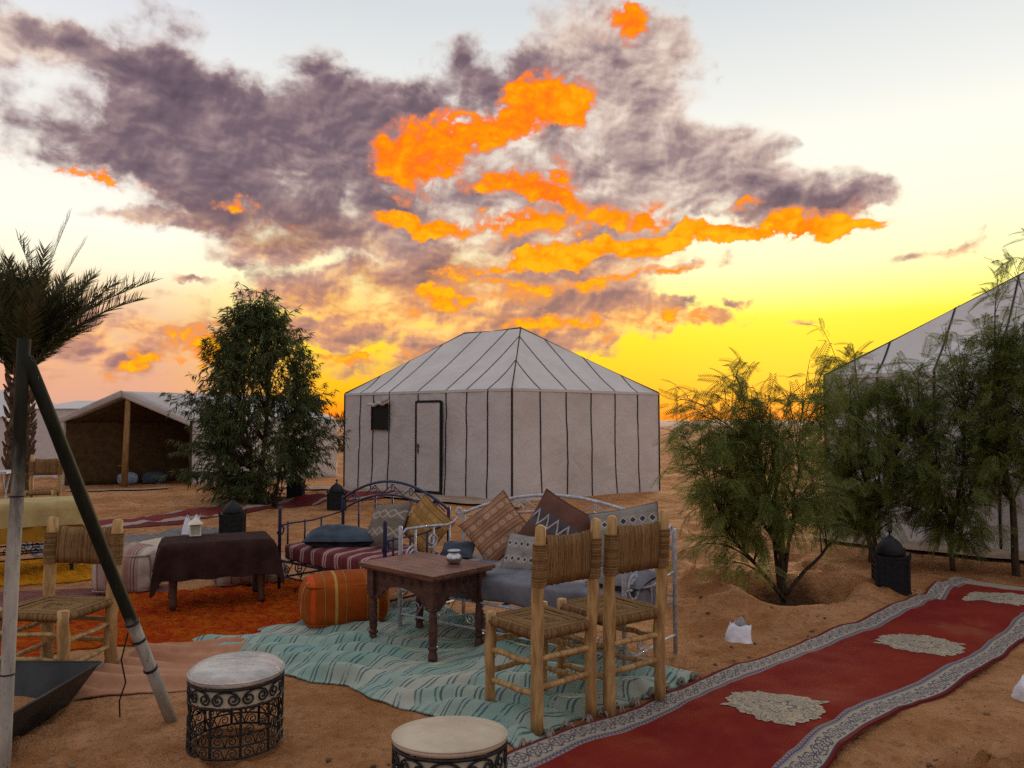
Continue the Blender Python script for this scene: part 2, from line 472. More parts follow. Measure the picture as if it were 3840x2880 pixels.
M['slate_cushion'] = mat('slate_blue_cushion', (0.050, 0.070, 0.095), (0.03, 0.042, 0.06), 7, 0.9, 0.35, 150, sheen=0.15)
M['trim'] = mat('black_canvas_trim', (0.012, 0.012, 0.016), (0.007, 0.007, 0.009), 20, 0.8)
M['dark_mesh'] = mat('dark_window_mesh', (0.018, 0.018, 0.016), (0.01, 0.01, 0.009), 90, 0.9)
M['dark_plate'] = mat('black_steel', (0.040, 0.042, 0.044), (0.02, 0.021, 0.022), 4, 0.5, 0.2, 40, metal=0.3)
M['concrete'] = mat('pale_sandy_concrete', (0.36, 0.26, 0.19), (0.27, 0.18, 0.12), 3, 0.95, 0.4, 50)
M['khaki'] = mat('khaki_cloth', (0.40, 0.31, 0.13), (0.32, 0.24, 0.10), 6, 0.9, 0.3, 200, sheen=0.1)
M['mustard'] = mat('mustard_cloth', (0.34, 0.17, 0.012), (0.25, 0.12, 0.008), 6, 0.9, 0.3, 200, sheen=0.1)
M['pole_wood'] = mat('tent_pole_wood', (0.33, 0.19, 0.075), (0.21, 0.115, 0.04), 4, 0.8, 0.2, 30, stretch=(5, 5, 1))
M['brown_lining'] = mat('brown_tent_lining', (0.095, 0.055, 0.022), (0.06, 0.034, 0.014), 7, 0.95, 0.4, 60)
M['pale_cloth'] = mat('pale_blue_cloth', (0.26, 0.33, 0.42), (0.19, 0.24, 0.31), 6, 0.9, 0.4, 30, dist=0.02)
M['white_metal'] = mat('white_enamel', (0.66, 0.62, 0.50), (0.5, 0.46, 0.36), 16, 0.45)
M['glass'] = mat('lantern_glass', (0.40, 0.38, 0.30), (0.3, 0.28, 0.22), 10, 0.12, spec=0.6)


def canvas_mat():
    m, nt, b = new_mat('white_tent_canvas')
    b.inputs['Roughness'].default_value = 0.85; b.inputs['Specular IOR Level'].default_value = 0.2
    co = coord(nt)
    n = noise(nt, co, 1.1, 6, 0.6); n2 = noise(nt, co, 7, 4, 0.6)
    c = mixc(nt, n.smooth(0.3, 0.7), (0.49, 0.455, 0.445), (0.565, 0.53, 0.52))
    c = mixc(nt, n2.smooth(0.58, 0.78) * 0.15, c, (0.46, 0.41, 0.37))
    nt.links.new(c.k, b.inputs['Base Color'])
    bump(nt, b, noise(nt, co, 1.6, 5, 0.5, 1.6) * 1.6 + noise(nt, co, 4.5, 4, 0.5, 0.8) * 0.5 + noise(nt, co, 160, 2) * 0.02, 0.35, 0.06)
    return m


M['canvas'] = canvas_mat()


def sand_mat():
    m, nt, b = new_mat('orange_desert_sand')
    b.inputs['Roughness'].default_value = 0.97; b.inputs['Specular IOR Level'].default_value = 0.1
    co = coord(nt)
    a = noise(nt, co, 0.5, 6, 0.65); c = noise(nt, co, 3.2, 7, 0.68); d = noise(nt, co, 15, 6, 0.72); g = noise(nt, co, 85, 3, 0.75)
    col = mixc(nt, (a * 0.5 + c * 0.5).smooth(0.38, 0.62), (0.34, 0.138, 0.045), (0.55, 0.275, 0.130))
    col = mixc(nt, d.smooth(0.50, 0.68) * 0.65, col, (0.21, 0.092, 0.036))
    col = mixc(nt, g.smooth(0.56, 0.72) * 0.35, col, (0.16, 0.075, 0.036))
    col = mixc(nt, g.smooth(0.44, 0.30) * 0.25, col, (0.62, 0.37, 0.19))
    # darker ground with ragged edges in the dug basins round the young trees
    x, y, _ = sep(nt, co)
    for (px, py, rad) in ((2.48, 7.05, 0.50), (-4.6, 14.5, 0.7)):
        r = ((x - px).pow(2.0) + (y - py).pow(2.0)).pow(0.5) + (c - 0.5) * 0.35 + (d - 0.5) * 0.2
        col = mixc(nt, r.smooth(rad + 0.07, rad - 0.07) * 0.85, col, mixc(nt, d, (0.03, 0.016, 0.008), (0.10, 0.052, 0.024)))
    nt.links.new(col.k, b.inputs['Base Color'])
    bump(nt, b, c * 0.5 + d * 0.45 + g * 0.05 + noise(nt, co, 7, 4, 0.6) * 0.6, 1.0, 0.13)
    return m


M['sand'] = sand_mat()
M['hazy_far_sand'] = mat('haze_tinted_far_plain', (0.42, 0.30, 0.26), (0.36, 0.25, 0.21), 0.004, 1.0)  # distance haze painted into the base colour


def leaf_mat(name, c1, c2, trans=0.25):
    m, nt, b = new_mat(name)
    b.inputs['Roughness'].default_value = 0.6; b.inputs['Specular IOR Level'].default_value = 0.25
    oi = nt.nodes.new('ShaderNodeNewGeometry')
    r = Sk(nt, oi.outputs['Random Per Island'])
    col = mixc(nt, r, c1, c2)
    nt.links.new(col.k, b.inputs['Base Color'])
    t = nt.nodes.new('ShaderNodeBsdfTranslucent'); nt.links.new(col.k, t.inputs['Color'])
    mx = nt.nodes.new('ShaderNodeMixShader'); mx.inputs[0].default_value = trans
    nt.links.new(b.outputs[0], mx.inputs[1]); nt.links.new(t.outputs[0], mx.inputs[2])
    nt.links.new(mx.outputs[0], nt.nodes['Material Output'].inputs['Surface'])
    return m


def cord_mat():
    m, nt, b = new_mat('twisted_rush_cord')
    b.inputs['Roughness'].default_value = 0.9; b.inputs['Specular IOR Level'].default_value = 0.15
    g = nt.nodes.new('ShaderNodeNewGeometry'); r = Sk(nt, g.outputs['Random Per Island'])
    co = coord(nt, 'Object', (1, 1, 0.25)); n = noise(nt, co, 70, 4, 0.7)
    col = ramp(nt, r, [(0, (0.15, 0.082, 0.032)), (0.5, (0.215, 0.122, 0.05)), (1, (0.29, 0.172, 0.076))])
    col = mixc(nt, n.smooth(0.45, 0.7) * 0.6, col, (0.09, 0.045, 0.02))
    nt.links.new(col.k, b.inputs['Base Color'])
    bump(nt, b, noise(nt, coord(nt), 220, 2), 0.6, 0.003)
    return m


M['rush'] = cord_mat()
M['leaf_pepper'] = leaf_mat('pepper_leaf', (0.075, 0.10, 0.020), (0.19, 0.22, 0.050), 0.5)
M['leaf_euc'] = leaf_mat('dark_willow_leaf', (0.032, 0.048, 0.013), (0.09, 0.115, 0.035), 0.3)
M['leaf_palm'] = leaf_mat('palm_leaflet', (0.035, 0.042, 0.018), (0.09, 0.09, 0.04), 0.15)
M['leaf_bush'] = leaf_mat('far_bush_leaf', (0.03, 0.035, 0.016), (0.06, 0.06, 0.03), 0.1)


# ------------------------------------------------------------------ ground
PIT = (2.48, 7.05)
PIT2 = (-4.4, 14.5)
FLAT = [(-0.9, 6.0, 2.6, 0.15), (-2.6, 6.6, 2.0, 0.15), (2.4, 5.4, 1.2, 0.35), (-4.6, 8.2, 2.2, 0.25), (0.0, 16.8, 4.2, 0.3), (6.0, 9.4, 2.4, 0.25), (-8.0, 20.5, 4.0, 0.3)]
_rs = np.random.RandomState(5)
DENTS = []
for _i in range(650):                                   # footprints and scuffs in the loose sand
    _y = 2.2 + 9.5 * _rs.rand() ** 1.5; _x = (_rs.rand() - 0.5) * 1.5 * _y
    if -0.35 < (_x + 1.415) * 0.667 - (_y - 2.463) * 0.745 < 1.4 or (-2.9 < _x < 1.2 and 4.2 < _y < 7): continue      # none under the rugs
    DENTS.append((_x, _y, 0.05 + 0.05 * _rs.rand(), 0.10 + 0.09 * _rs.rand(), _rs.rand() * PI, 0.022 + 0.042 * _rs.rand()))


def ground_z(x, y, dents=False):
    x = np.asarray(x, float); y = np.asarray(y, float)
    r = np.hypot(x, y)
    flat = np.ones_like(r)
    for (fx, fy, fr, k) in FLAT:
        d = np.hypot(x - fx, y - fy) / fr
        flat = np.minimum(flat, k + (1 - k) * np.clip((d - 0.75) / 0.6, 0, 1))
    z = fbm(x * 0.55, y * 0.55, 3, 3) * 0.10 + fbm(x * 2.3, y * 2.3, 21, 3) * 0.07
    z = z * flat * np.clip(1.2 - r / 160, 0.15, 1)
    z = z + fbm(x * 0.02, y * 0.02, 8, 3) * np.clip((r - 30) / 120, 0, 1) * 1.2
    d = np.hypot((x - PIT[0]), (y - PIT[1]) * 1.0)
    ang = np.arctan2(y - PIT[1], x - PIT[0])
    rim = 0.55 + 0.06 * np.sin(3 * ang + 1) + 0.04 * np.sin(5 * ang)
    z = z - 0.27 * (1 / (1 + np.exp((d - rim * 0.85) / 0.045))) + 0.085 * np.exp(-((d - rim * 1.22) / 0.17) ** 2)
    d = np.hypot(x - PIT2[0], y - PIT2[1])
    z = z - 0.10 * np.exp(-(d / 0.6) ** 4) + 0.07 * np.exp(-((d - 0.9) / 0.25) ** 2)
    z = z + 0.12 * np.exp(-(((x - 1.75) / 0.28) ** 2 + ((y - 6.55) / 0.25) ** 2))
    z = z + 0.14 * np.exp(-(((x + 6.2) / 0.9) ** 2 + ((y - 15.6) / 0.5) ** 2)) + 0.10 * np.exp(-(((x + 3.9) / 0.6) ** 2 + ((y - 16.2) / 0.4) ** 2))
    if dents:
        for (dx, dy, a, b, t, h) in DENTS:
            k = np.abs(x - dx) + np.abs(y - dy) < 0.7
            if not k.any(): continue
            lx = x[k] - dx; ly = y[k] - dy
            u = (lx * math.cos(t) + ly * math.sin(t)) / a; v = (-lx * math.sin(t) + ly * math.cos(t)) / b
            q = u * u + v * v
            z[k] += (-h * np.exp(-q * q) + 0.55 * h * np.exp(-((np.sqrt(q) - 1.5) / 0.4) ** 2)) * flat[k]
    return z


def gz(x, y): return float(ground_z(np.array([x]), np.array([y]))[0])


def make_ground():
    r = [1.2]
    while r[-1] < 165: r.append(r[-1] * 1.0115)
    r = np.array(r)
    a = np.concatenate([np.linspace(-180, -52, 40)[:-1], np.linspace(-52, 52, 470), np.linspace(52, 180, 40)[1:-1]])
    a = np.radians(a)
    rr, aa = np.meshgrid(r, a, indexing='ij')
    x = rr * np.sin(aa); y = rr * np.cos(aa)
    z = ground_z(x.ravel(), y.ravel(), True)
    V = np.stack([x.ravel(), y.ravel(), z], 1)
    n = len(a)
    F = gridfaces(len(r), n, True)[:, ::-1]
    V = np.vstack([V, [[0, 0, gz(0, 0)]]])
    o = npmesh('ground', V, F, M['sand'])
    # cap under the camera
    k = len(V) - 1
    bm = MB(); ring = [tuple(V[j]) for j in range(n)]
    bm.v = ring + [tuple(V[k])]; bm.f = [(j, n, (j + 1) % n) for j in range(n)]
    setp(o, kind='structure')
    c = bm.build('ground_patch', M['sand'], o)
    # the plain beyond, out to the horizon, its pale colour standing in for haze
    m = MB(); N = 96
    for rad, zz in ((163.0, -0.5), (175.0, -0.02), (700.0, 0.0), (3000.0, 0.0), (12000.0, 0.0)):
        for j in range(N):
            t = 2 * PI * j / N; m.v.append((rad * math.sin(t), rad * math.cos(t), zz))
    for i in range(4):
        for j in range(N):
            m.f.append((i * N + j, (i + 1) * N + j, (i + 1) * N + (j + 1) % N, i * N + (j + 1) % N)[::-1])
    setp(m.build('far_plain', M['hazy_far_sand'], smooth=True), kind='structure')


make_ground()


def sheet(name, poly, m, h=0.02, parent=None):
    """a slab that follows the ground: polygon (x, y) filled by a bilinear grid of four corners"""
    A, B, C_, D = [np.array(p, float) for p in poly]
    n1 = max(2, int(np.linalg.norm(B - A) / 0.15)); n2 = max(2, int(np.linalg.norm(D - A) / 0.15))
    s, t = np.meshgrid(np.linspace(0, 1, n1), np.linspace(0, 1, n2), indexing='ij')
    s = s.ravel()[:, None]; t = t.ravel()[:, None]
    P = (1 - s) * (1 - t) * A + s * (1 - t) * B + s * t * C_ + (1 - s) * t * D
    P = P + np.stack([fbm(P[:, 0] * 2, P[:, 1] * 2, 71, 2), fbm(P[:, 0] * 2, P[:, 1] * 2, 72, 2)], 1) * 0.06
    z = ground_z(P[:, 0], P[:, 1]) + h
    return npmesh(name, np.column_stack([P, z]), gridfaces(n1, n2), m, parent)


setp(sheet('tent_apron_pavement', [(-5.9, 18.4), (0.15, 13.75), (0.25, 14.95), (-4.0, 18.0)], M['concrete'], 0.045), kind='structure')
setp(sheet('side_pavement', [(3.9, 10.2), (9.2, 5.2), (9.6, 6.2), (4.35, 10.75)], M['concrete'], 0.045), kind='structure')
setp(sheet('entrance_path', [(-9.8, 16.9), (-8.0, 17.9), (-8.1, 18.35), (-9.9, 17.3)], M['concrete'], 0.03), kind='structure')



# ------------------------------------------------------------------ tents
def wall_disp(s, z, seed):
    """how far the canvas billows out of the wall plane"""
    return fbm(s * 1.6, z * 0.9, seed, 4) * 0.035 + fbm((s + z * 0.7) * 4.0, (z - s * 0.4) * 1.1, seed + 7, 3) * 0.022


def hip_tent(t, corners, ridge, eave, seams, seed, openings=()):
    """t: the tent's Empty at the origin; corners N, L, B, R in plan; ridge P1 (above N-R) and P2 (above L-B); seams: fractions per side"""
    N, L, B, Rr = [np.array(c, float) for c in corners]
    P1, P2 = [np.array(p, float) for p in ridge]
    sides = [(N, L, [P1, P2]), (L, B, [P2]), (B, Rr, [P2, P1]), (Rr, N, [P1])]
    ctr = (N + L + B + Rr) / 4
    for si, (A, C, tops) in enumerate(sides):
        d = C - A; ln = np.linalg.norm(d); u = d / ln
        out = np.array([u[1], -u[0]])
        if np.dot(out, ctr - A) > 0: out = -out
        fr = [0.0] + list(seams[si]) + [1.0]
        pr = [float(np.clip(np.dot(p[:2] - A, u) / ln, 0.03, 0.97)) for p in tops]

        def top(f):
            if len(tops) == 1:
                p = tops[0]; k = pr[0]
                if f <= k: return np.array([*A, eave]) * (1 - f / k) + p * (f / k)
                g = (f - k) / (1 - k); return p * (1 - g) + np.array([*C, eave]) * g
            k1, k2 = pr
            if f <= k1: g = f / k1; return np.array([*A, eave]) * (1 - g) + tops[0] * g
            if f <= k2: g = (f - k1) / (k2 - k1); return tops[0] * (1 - g) + tops[1] * g
            g = (f - k2) / (1 - k2); return tops[1] * (1 - g) + np.array([*C, eave]) * g

        def wall_pt(f, z, off=0.0):
            edge = min(f, 1 - f) * ln
            k = min(1.0, edge / 0.25) * min(1.0, max(0.0, (eave - z)) / 0.2 + 0.02)
            w = float(wall_disp(f * ln + si * 13.0, z, seed)) * k + 0.05 * (1 - z / eave) ** 2 * min(1.0, edge / 0.25)
            b = A + d * f + out * (w + off)
            return (b[0], b[1], z)

        def roof_pt(f, g, off=0.0):
            e = np.array([*(A + d * f), eave]); p = e * (1 - g) + top(f) * g
            sag = -0.035 * math.sin(PI * g) + 0.02 * float(fbm(f * ln * 1.3 + 31 * si, g * 3, seed + 3, 3)) * math.sin(PI * g)
            return (p[0] + out[0] * off * 0.5, p[1] + out[1] * off * 0.5, p[2] + sag + off)
        for a, b in zip(fr[:-1], fr[1:]):
            nu = max(3, int((b - a) * ln / 0.09)); nz = 18
            m = MB()
            for i in range(nu + 1):
                f = a + (b - a) * i / nu
                for j in range(nz + 1): m.v.append(wall_pt(f, eave * j / nz - (0.03 if j == 0 else 0)))
            m.f = [tuple(q) for q in gridfaces(nu + 1, nz + 1).tolist()]
            hole = [o for o in openings if o[0] == si and o[1] >= a - 1e-3 and o[2] <= b + 1e-3]
            m.build('wall_panel', M['canvas'], t, True)
            m = MB(); kk = sorted(set([a, b] + [a + (b - a) * i / 4 for i in range(5)] + [p for p in pr if a < p < b]))
            for f in kk:
                for j in range(9): m.v.append(roof_pt(f, j / 8))
            m.f = [tuple(q) for q in gridfaces(len(kk), 9).tolist()]
            m.build('roof_panel', M['canvas'], t, True)
        # black bound seams, down the roof and the wall
        for k, f in enumerate(fr[:-1]):
            m = MB(); wv = 0.0155
            if k:
                for j in range(19):
                    z = eave * (1 - j / 18)
                    wob = 0.022 * float(vnoise(z * 2.2, f * 37 + si * 5, seed + 40)) / ln
                    for sgn in (-1, 1): m.v.append(wall_pt(f + wob + sgn * wv / ln, z, 0.008))
                m.f = [(2 * j, 2 * j + 1, 2 * j + 3, 2 * j + 2) for j in range(18)]
            else:
                m.tube([(A[0], A[1], eave * (1 - j / 10)) for j in range(11)], 0.021, 6)
            m.build('wall_seam', M['trim'], t)
            if top(f)[2] > eave + 0.05 and k:
                m = MB()
                for j in range(9):
                    g = j / 8
                    for sgn in (-1, 1): m.v.append(roof_pt(min(0.999, max(0.001, f + sgn * 0.012 / ln)), g, 0.008))
                m.f = [(2 * j, 2 * j + 1, 2 * j + 3, 2 * j + 2) for j in range(8)]
                m.build('roof_seam', M['trim'], t)
        m = MB()
        for i in range(41): p = A + d * i / 40; m.v += [tuple(np.array([*(p + out * 0.006), eave + 0.004])), tuple(np.array([*(p + out * 0.012), eave - 0.05]))]
        m.f = [(2 * i, 2 * i + 1, 2 * i + 3, 2 * i + 2) for i in range(40)]
        m.build('eave_band', M['canvas'], t)
    # hips and ridge
    P = [N, L, B, Rr]; tp = [P1, P2, P2, P1]
    for c, p in zip(P, tp):
        pts = []
        for j in range(9):
            g = j / 8; q = np.array([*c, eave]) * (1 - g) + p * g
            q[2] += -0.02 * math.sin(PI * g) + 0.006; pts.append(tuple(q))
        MB().tube(pts, 0.014, 5).build('hip_seam', M['trim'], t)
    if np.linalg.norm(P1 - P2) > 0.1:
        MB().tube([tuple(P1 + [0, 0, 0.006]), tuple((P1 + P2) / 2 + [0, 0, -0.02]), tuple(P2 + [0, 0, 0.006])], 0.018, 5).build('ridge_seam', M['trim'], t)
    return sides


TN, TL, TR = (0.0, 15.0), (-3.93, 18.07), (3.36, 17.6)
TB = (TL[0] + TR[0] - TN[0] - 0.1, TL[1] + TR[1] - TN[1])
EAVE = 2.23
tent = thing('canvas_tent', 'white hip roofed canvas tent with a door and small dark window, behind the daybeds', 'tent', group='white canvas tents')
cs = [TN, TL, TB, TR]
SEAMS_L = [0.12, 0.235, 0.35, 0.515, 0.695, 0.80, 0.89]
hip_tent(tent, cs, [(0.20, 17.5, 3.71), (-1.16, 18.6, 3.71)], EAVE, [SEAMS_L, [1 / 6 * i for i in range(1, 6)], [1 / 8 * i for i in range(1, 8)], [1 / 6 * i for i in range(1, 6)]], 5)

# door and window on the left wall: local frame along that wall
_d = Vector((TL[0] - TN[0], TL[1] - TN[1], 0)); _ln = _d.length; _u = _d / _ln
_o = Vector((-_u.y, _u.x, 0))
if _o.dot(Vector((0, 18, 0)) - Vector((TN[0], TN[1], 0))) > 0: _o = -_o


def wallm(f, z, off):
    p = Vector((TN[0], TN[1], 0)) + _d * f + _o * off
    Mx = Matrix.Identity(4)
    Mx.col[0] = (*_u, 0); Mx.col[1] = (*_o, 0); Mx.col[2] = (0, 0, 1, 0); Mx.col[3] = (p.x, p.y, z, 1)
    return Mx


door = MB().box((0, 0, 0), (0.68, 0.03, 1.86), wallm(0.437, 1.05, 0.075)).build('door', M['canvas'], tent)
for f, wd in ((0.437 - 0.36 / _ln, 0.045), (0.437 + 0.36 / _ln, 0.045)):
    MB().box((0, 0, 0), (wd, 0.05, 1.98), wallm(f, 1.02, 0.075)).build('door_frame', M['trim'], door)
for z, hh in ((2.0, 0.05), (0.09, 0.05)):
    MB().box((0, 0, 0), (0.675, 0.05, hh), wallm(0.437, z, 0.075)).build('door_frame', M['trim'], door)
hd = MB().box((0, 0, 0), (0.03, 0.012, 0.20), wallm(0.437 + 0.29 / _ln, 1.0, 0.098))
hd.tube([wallm(0.437 + 0.29 / _ln, 1.06, 0.10) @ Vector((0, 0, 0)), wallm(0.437 + 0.29 / _ln, 1.06, 0.14) @ Vector((0, 0, 0)), wallm(0.437 + 0.20 / _ln, 1.06, 0.14) @ Vector((0, 0, 0))], 0.011, 6)
hd.build('handle', M['black_iron'], door)
win = MB().box((0, 0, 0), (0.50, 0.016, 0.58), wallm(0.747, 1.68, 0.04)).build('window', M['dark_mesh'], tent)
fl = MB()
for i in range(13):
    s = -0.36 + 0.72 * i / 12
    c = wallm(0.747, 2.0, 0.085) @ Vector((s, 0, 0.02 * math.sin(i * 1.3) - 0.06 * (i / 12)))
    fl.v += [tuple(c + Vector((0, 0, 0.035)) + _o * 0.01), tuple(c + _o * 0.04), tuple(c - Vector((0, 0, 0.035)) + _o * 0.01)]
fl.f = [(3 * i + k, 3 * i + k + 1, 3 * i + k + 4, 3 * i + k + 3) for i in range(12) for k in (0, 1)]
fl.build('rolled_flap', M['canvas'], win, True)
for sx in (-0.26, 0.26): MB().box((sx, 0, 0), (0.025, 0.02, 0.62), wallm(0.747, 1.68, 0.06)).build('window_binding', M['trim'], win)
MB().tube([wallm(0.747 - 0.33 / _ln, 2.06, 0.10) @ Vector((0, 0, 0)), wallm(0.747 - 0.10 / _ln, 2.0, 0.09) @ Vector((0, 0, 0))], 0.03, 6).build('flap_tie', M['concrete'], win)

# the big tent at the right
RA = np.array((4.39, 10.78)); rf = np.array((0.755, -0.656)); rsd = np.array((0.656, 0.755))
RN = RA + rf * 6.1; RB = RA + rsd * 5.0; RC = RN + rsd * 5.0
tent2 = thing('canvas_tent', 'white canvas tent with black seams at the right edge, half hidden by feathery trees', 'tent', group='white canvas tents')
cs = [tuple(RN), tuple(RA), tuple(RB), tuple(RC)]
rp1 = RN - rf * 2.5 + rsd * 2.5; rp2 = RA + rf * 2.5 + rsd * 2.5
hip_tent(tent2, cs, [(*rp1, 4.0), (*rp2, 4.0)], EAVE, [[1 - 0.113 * i for i in range(8, 0, -1)], [1 / 7 * i for i in range(1, 7)], [1 / 9 * i for i in range(1, 9)], [1 / 7 * i for i in range(1, 7)]], 19)

# plain low white tents behind the palm
def low_tent(t, x0, x1, y, dep, eave, top, seed):
    def face(pts, nu, nv, nm, sg=0.02):
        A, B, C_, D = [np.array(p, float) for p in pts]; m = MB()
        n = np.cross(B - A, D - A); n = n / np.linalg.norm(n)
        for i in range(nu + 1):
            for j in range(nv + 1):
                s, q = i / nu, j / nv
                p = (1 - s) * (1 - q) * A + s * (1 - q) * B + s * q * C_ + (1 - s) * q * D
                k = 16 * s * (1 - s) * q * (1 - q)
                m.v.append(tuple(p + n * min(1, k * 2) * sg * 3 * float(fbm(s * 7, q * 4, seed, 3))))
        m.f = [tuple(q) for q in gridfaces(nu + 1, nv + 1).tolist()]
        return m.build(nm, M['canvas'], t, True)
    z0 = -0.05
    face([(x0, y, z0), (x1, y, z0), (x1, y, eave), (x0, y, eave)], 24, 10, 'front_wall')
    face([(x1, y, z0), (x1, y + dep, z0), (x1, y + dep, eave), (x1, y, eave)], 16, 10, 'side_wall')
    face([(x0, y + dep, z0), (x0, y, z0), (x0, y, eave), (x0, y + dep, eave)], 16, 10, 'side_wall')
    face([(x1, y + dep, z0), (x0, y + dep, z0), (x0, y + dep, eave), (x1, y + dep, eave)], 16, 10, 'back_wall')
    k = dep * 0.45
    face([(x0, y - 0.06, eave), (x1, y - 0.06, eave), (x1 - k * 0.2, y + k, top), (x0 + k * 0.2, y + k, top)], 16, 6, 'roof')
    face([(x1, y + dep, eave), (x0, y + dep, eave), (x0 + k * 0.2, y + k, top), (x1 - k * 0.2, y + k, top)], 16, 6, 'roof')
    face([(x1, y, eave), (x1, y + dep, eave), (x1 - k * 0.2, y + k, top), (x1 - k * 0.2, y + k * 0.999, top)], 8, 6, 'roof_end')
    face([(x0, y + dep, eave), (x0, y, eave), (x0 + k * 0.2, y + k, top), (x0 + k * 0.2, y + k * 1.001, top)], 8, 6, 'roof_end')


lt = thing('canvas_tent', 'low plain white tent behind the palm trunk, with one pale rope down its front', 'tent', group='white canvas tents')
low_tent(lt, -13.6, -9.6, 21.6, 4.0, 1.93, 2.2, 44)
MB().tube([(-12.62, 21.5, 1.72), (-12.64, 21.45, 0.9), (-12.66, 21.4, 0.0)], 0.016, 5).build('rope', M['paper'], lt)
lt2 = thing('canvas_tent', 'grey domed tent top peeping out at the far left edge beside the palm', 'tent', group='white canvas tents')
low_tent(lt2, -19.5, -15.75, 24.0, 4.0, 1.7, 2.62, 47)

# the open fronted tent
ot = thing('open_tent', 'open fronted white ridge tent with a dark brown inside and a wooden centre pole', 'tent')
FL = np.array((-10.9, 18.7)); FR = np.array((-7.93, 19.1)); bk = np.array((2.98, 2.7))
PKZ, EZ = 2.27, 1.60
mid = (FL + FR) / 2 + np.array((0.03, 0))


def slab(name, pts, m, th=0.03, parent=ot, seed=3, nu=14, nv=10, amp=0.03):
    A, B, C_, D = [np.array(p, float) for p in pts]; n = np.cross(B - A, D - A); n = n / np.linalg.norm(n)
    mm = MB()
    for lay in (0, 1):
        for i in range(nu + 1):
            for j in range(nv + 1):
                s, q = i / nu, j / nv
                p = (1 - s) * (1 - q) * A + s * (1 - q) * B + s * q * C_ + (1 - s) * q * D
                k = min(1, 12 * s * (1 - s)) * min(1, 12 * q * (1 - q))
                mm.v.append(tuple(p + n * (k * amp * float(fbm(s * 6, q * 4, seed, 3)) + lay * th)))
    g = gridfaces(nu + 1, nv + 1); K = (nu + 1) * (nv + 1)
    mm.f = [tuple(q) for q in g.tolist()] + [tuple(reversed([k + K for k in q])) for q in g.tolist()]
    for i in range(nu):
        a, b = i * (nv + 1), (i + 1) * (nv + 1); mm.f.append((a, b, b + K, a + K)[::-1])
        a, b = a + nv, b + nv; mm.f.append((a, b, b + K, a + K))
    for j in range(nv):
        mm.f.append((j, j + 1, j + 1 + K, j + K)); a = nu * (nv + 1) + j; mm.f.append((a, a + 1, a + 1 + K, a + K)[::-1])
    return mm.build(name, m, parent, True)


P3 = lambda p, z: (p[0], p[1], z)
slab('right_wall', [P3(FR, -0.05), P3(FR + bk, -0.05), P3(FR + bk, EZ), P3(FR, EZ)], M['canvas'], amp=0.09, seed=9)
slab('left_wall', [P3(FL, -0.05), P3(FL + bk, -0.05), P3(FL + bk, EZ), P3(FL, EZ)], M['canvas'], seed=10)
slab('back_wall', [P3(FL + bk, -0.05), P3(FR + bk, -0.05), P3(FR + bk, EZ), P3(FL + bk, EZ)], M['canvas'], seed=11)
ins = 0.05
e1 = np.array((1.0, 0.13)) * 0.06; e2 = np.array((0.5, 0.45)) * 0.1
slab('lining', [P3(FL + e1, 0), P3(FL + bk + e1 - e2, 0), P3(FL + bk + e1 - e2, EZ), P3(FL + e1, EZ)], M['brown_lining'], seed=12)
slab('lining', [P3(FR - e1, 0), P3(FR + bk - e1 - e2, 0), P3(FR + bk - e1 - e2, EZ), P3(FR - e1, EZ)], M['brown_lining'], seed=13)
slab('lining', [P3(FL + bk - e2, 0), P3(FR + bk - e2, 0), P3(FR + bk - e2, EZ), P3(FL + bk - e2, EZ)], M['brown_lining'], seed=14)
fo = np.array((-0.12, -0.22))
slab('roof_panel', [P3(FL + fo * 0.6 - e1, EZ), P3(FL + bk - e1, EZ), P3(mid + bk, PKZ + 0.02), P3(mid + fo, PKZ + 0.04)], M['canvas'], 0.02, seed=15, amp=0.05)
slab('roof_panel', [P3(FR + bk + e1, EZ), P3(FR + fo * 0.6 + e1, EZ), P3(mid + fo, PKZ + 0.04), P3(mid + bk, PKZ + 0.02)], M['canvas'], 0.02, seed=16, amp=0.05)
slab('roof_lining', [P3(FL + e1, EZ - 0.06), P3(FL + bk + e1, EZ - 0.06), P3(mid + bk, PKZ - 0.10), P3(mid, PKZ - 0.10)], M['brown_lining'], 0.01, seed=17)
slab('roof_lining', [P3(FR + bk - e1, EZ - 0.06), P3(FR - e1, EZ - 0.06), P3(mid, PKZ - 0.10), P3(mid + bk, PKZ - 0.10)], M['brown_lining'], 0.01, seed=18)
slab('valance', [P3(FL + fo * 0.6 - e1, EZ - 0.14), P3(mid + fo, PKZ - 0.10), P3(mid + fo, PKZ + 0.06), P3(FL + fo * 0.6 - e1, EZ + 0.02)], M['canvas'], 0.02, seed=19, nv=3, amp=0.02)
slab('valance', [P3(mid + fo, PKZ - 0.10), P3(FR + fo * 0.6 + e1, EZ - 0.14), P3(FR + fo * 0.6 + e1, EZ + 0.02), P3(mid + fo, PKZ + 0.06)], M['canvas'], 0.02, seed=20, nv=3, amp=0.02)
# gable canvas at the back and the ground cloth inside
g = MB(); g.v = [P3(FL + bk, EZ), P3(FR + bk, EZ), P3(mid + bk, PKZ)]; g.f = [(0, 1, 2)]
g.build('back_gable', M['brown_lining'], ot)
MB().tube([(-9.40, 18.72, -0.05), (-9.385, 18.74, 1.1), (-9.37, 18.76, 2.2)], [0.075, 0.07, 0.062], 10).build('centre_pole', M['pole_wood'], ot, True)


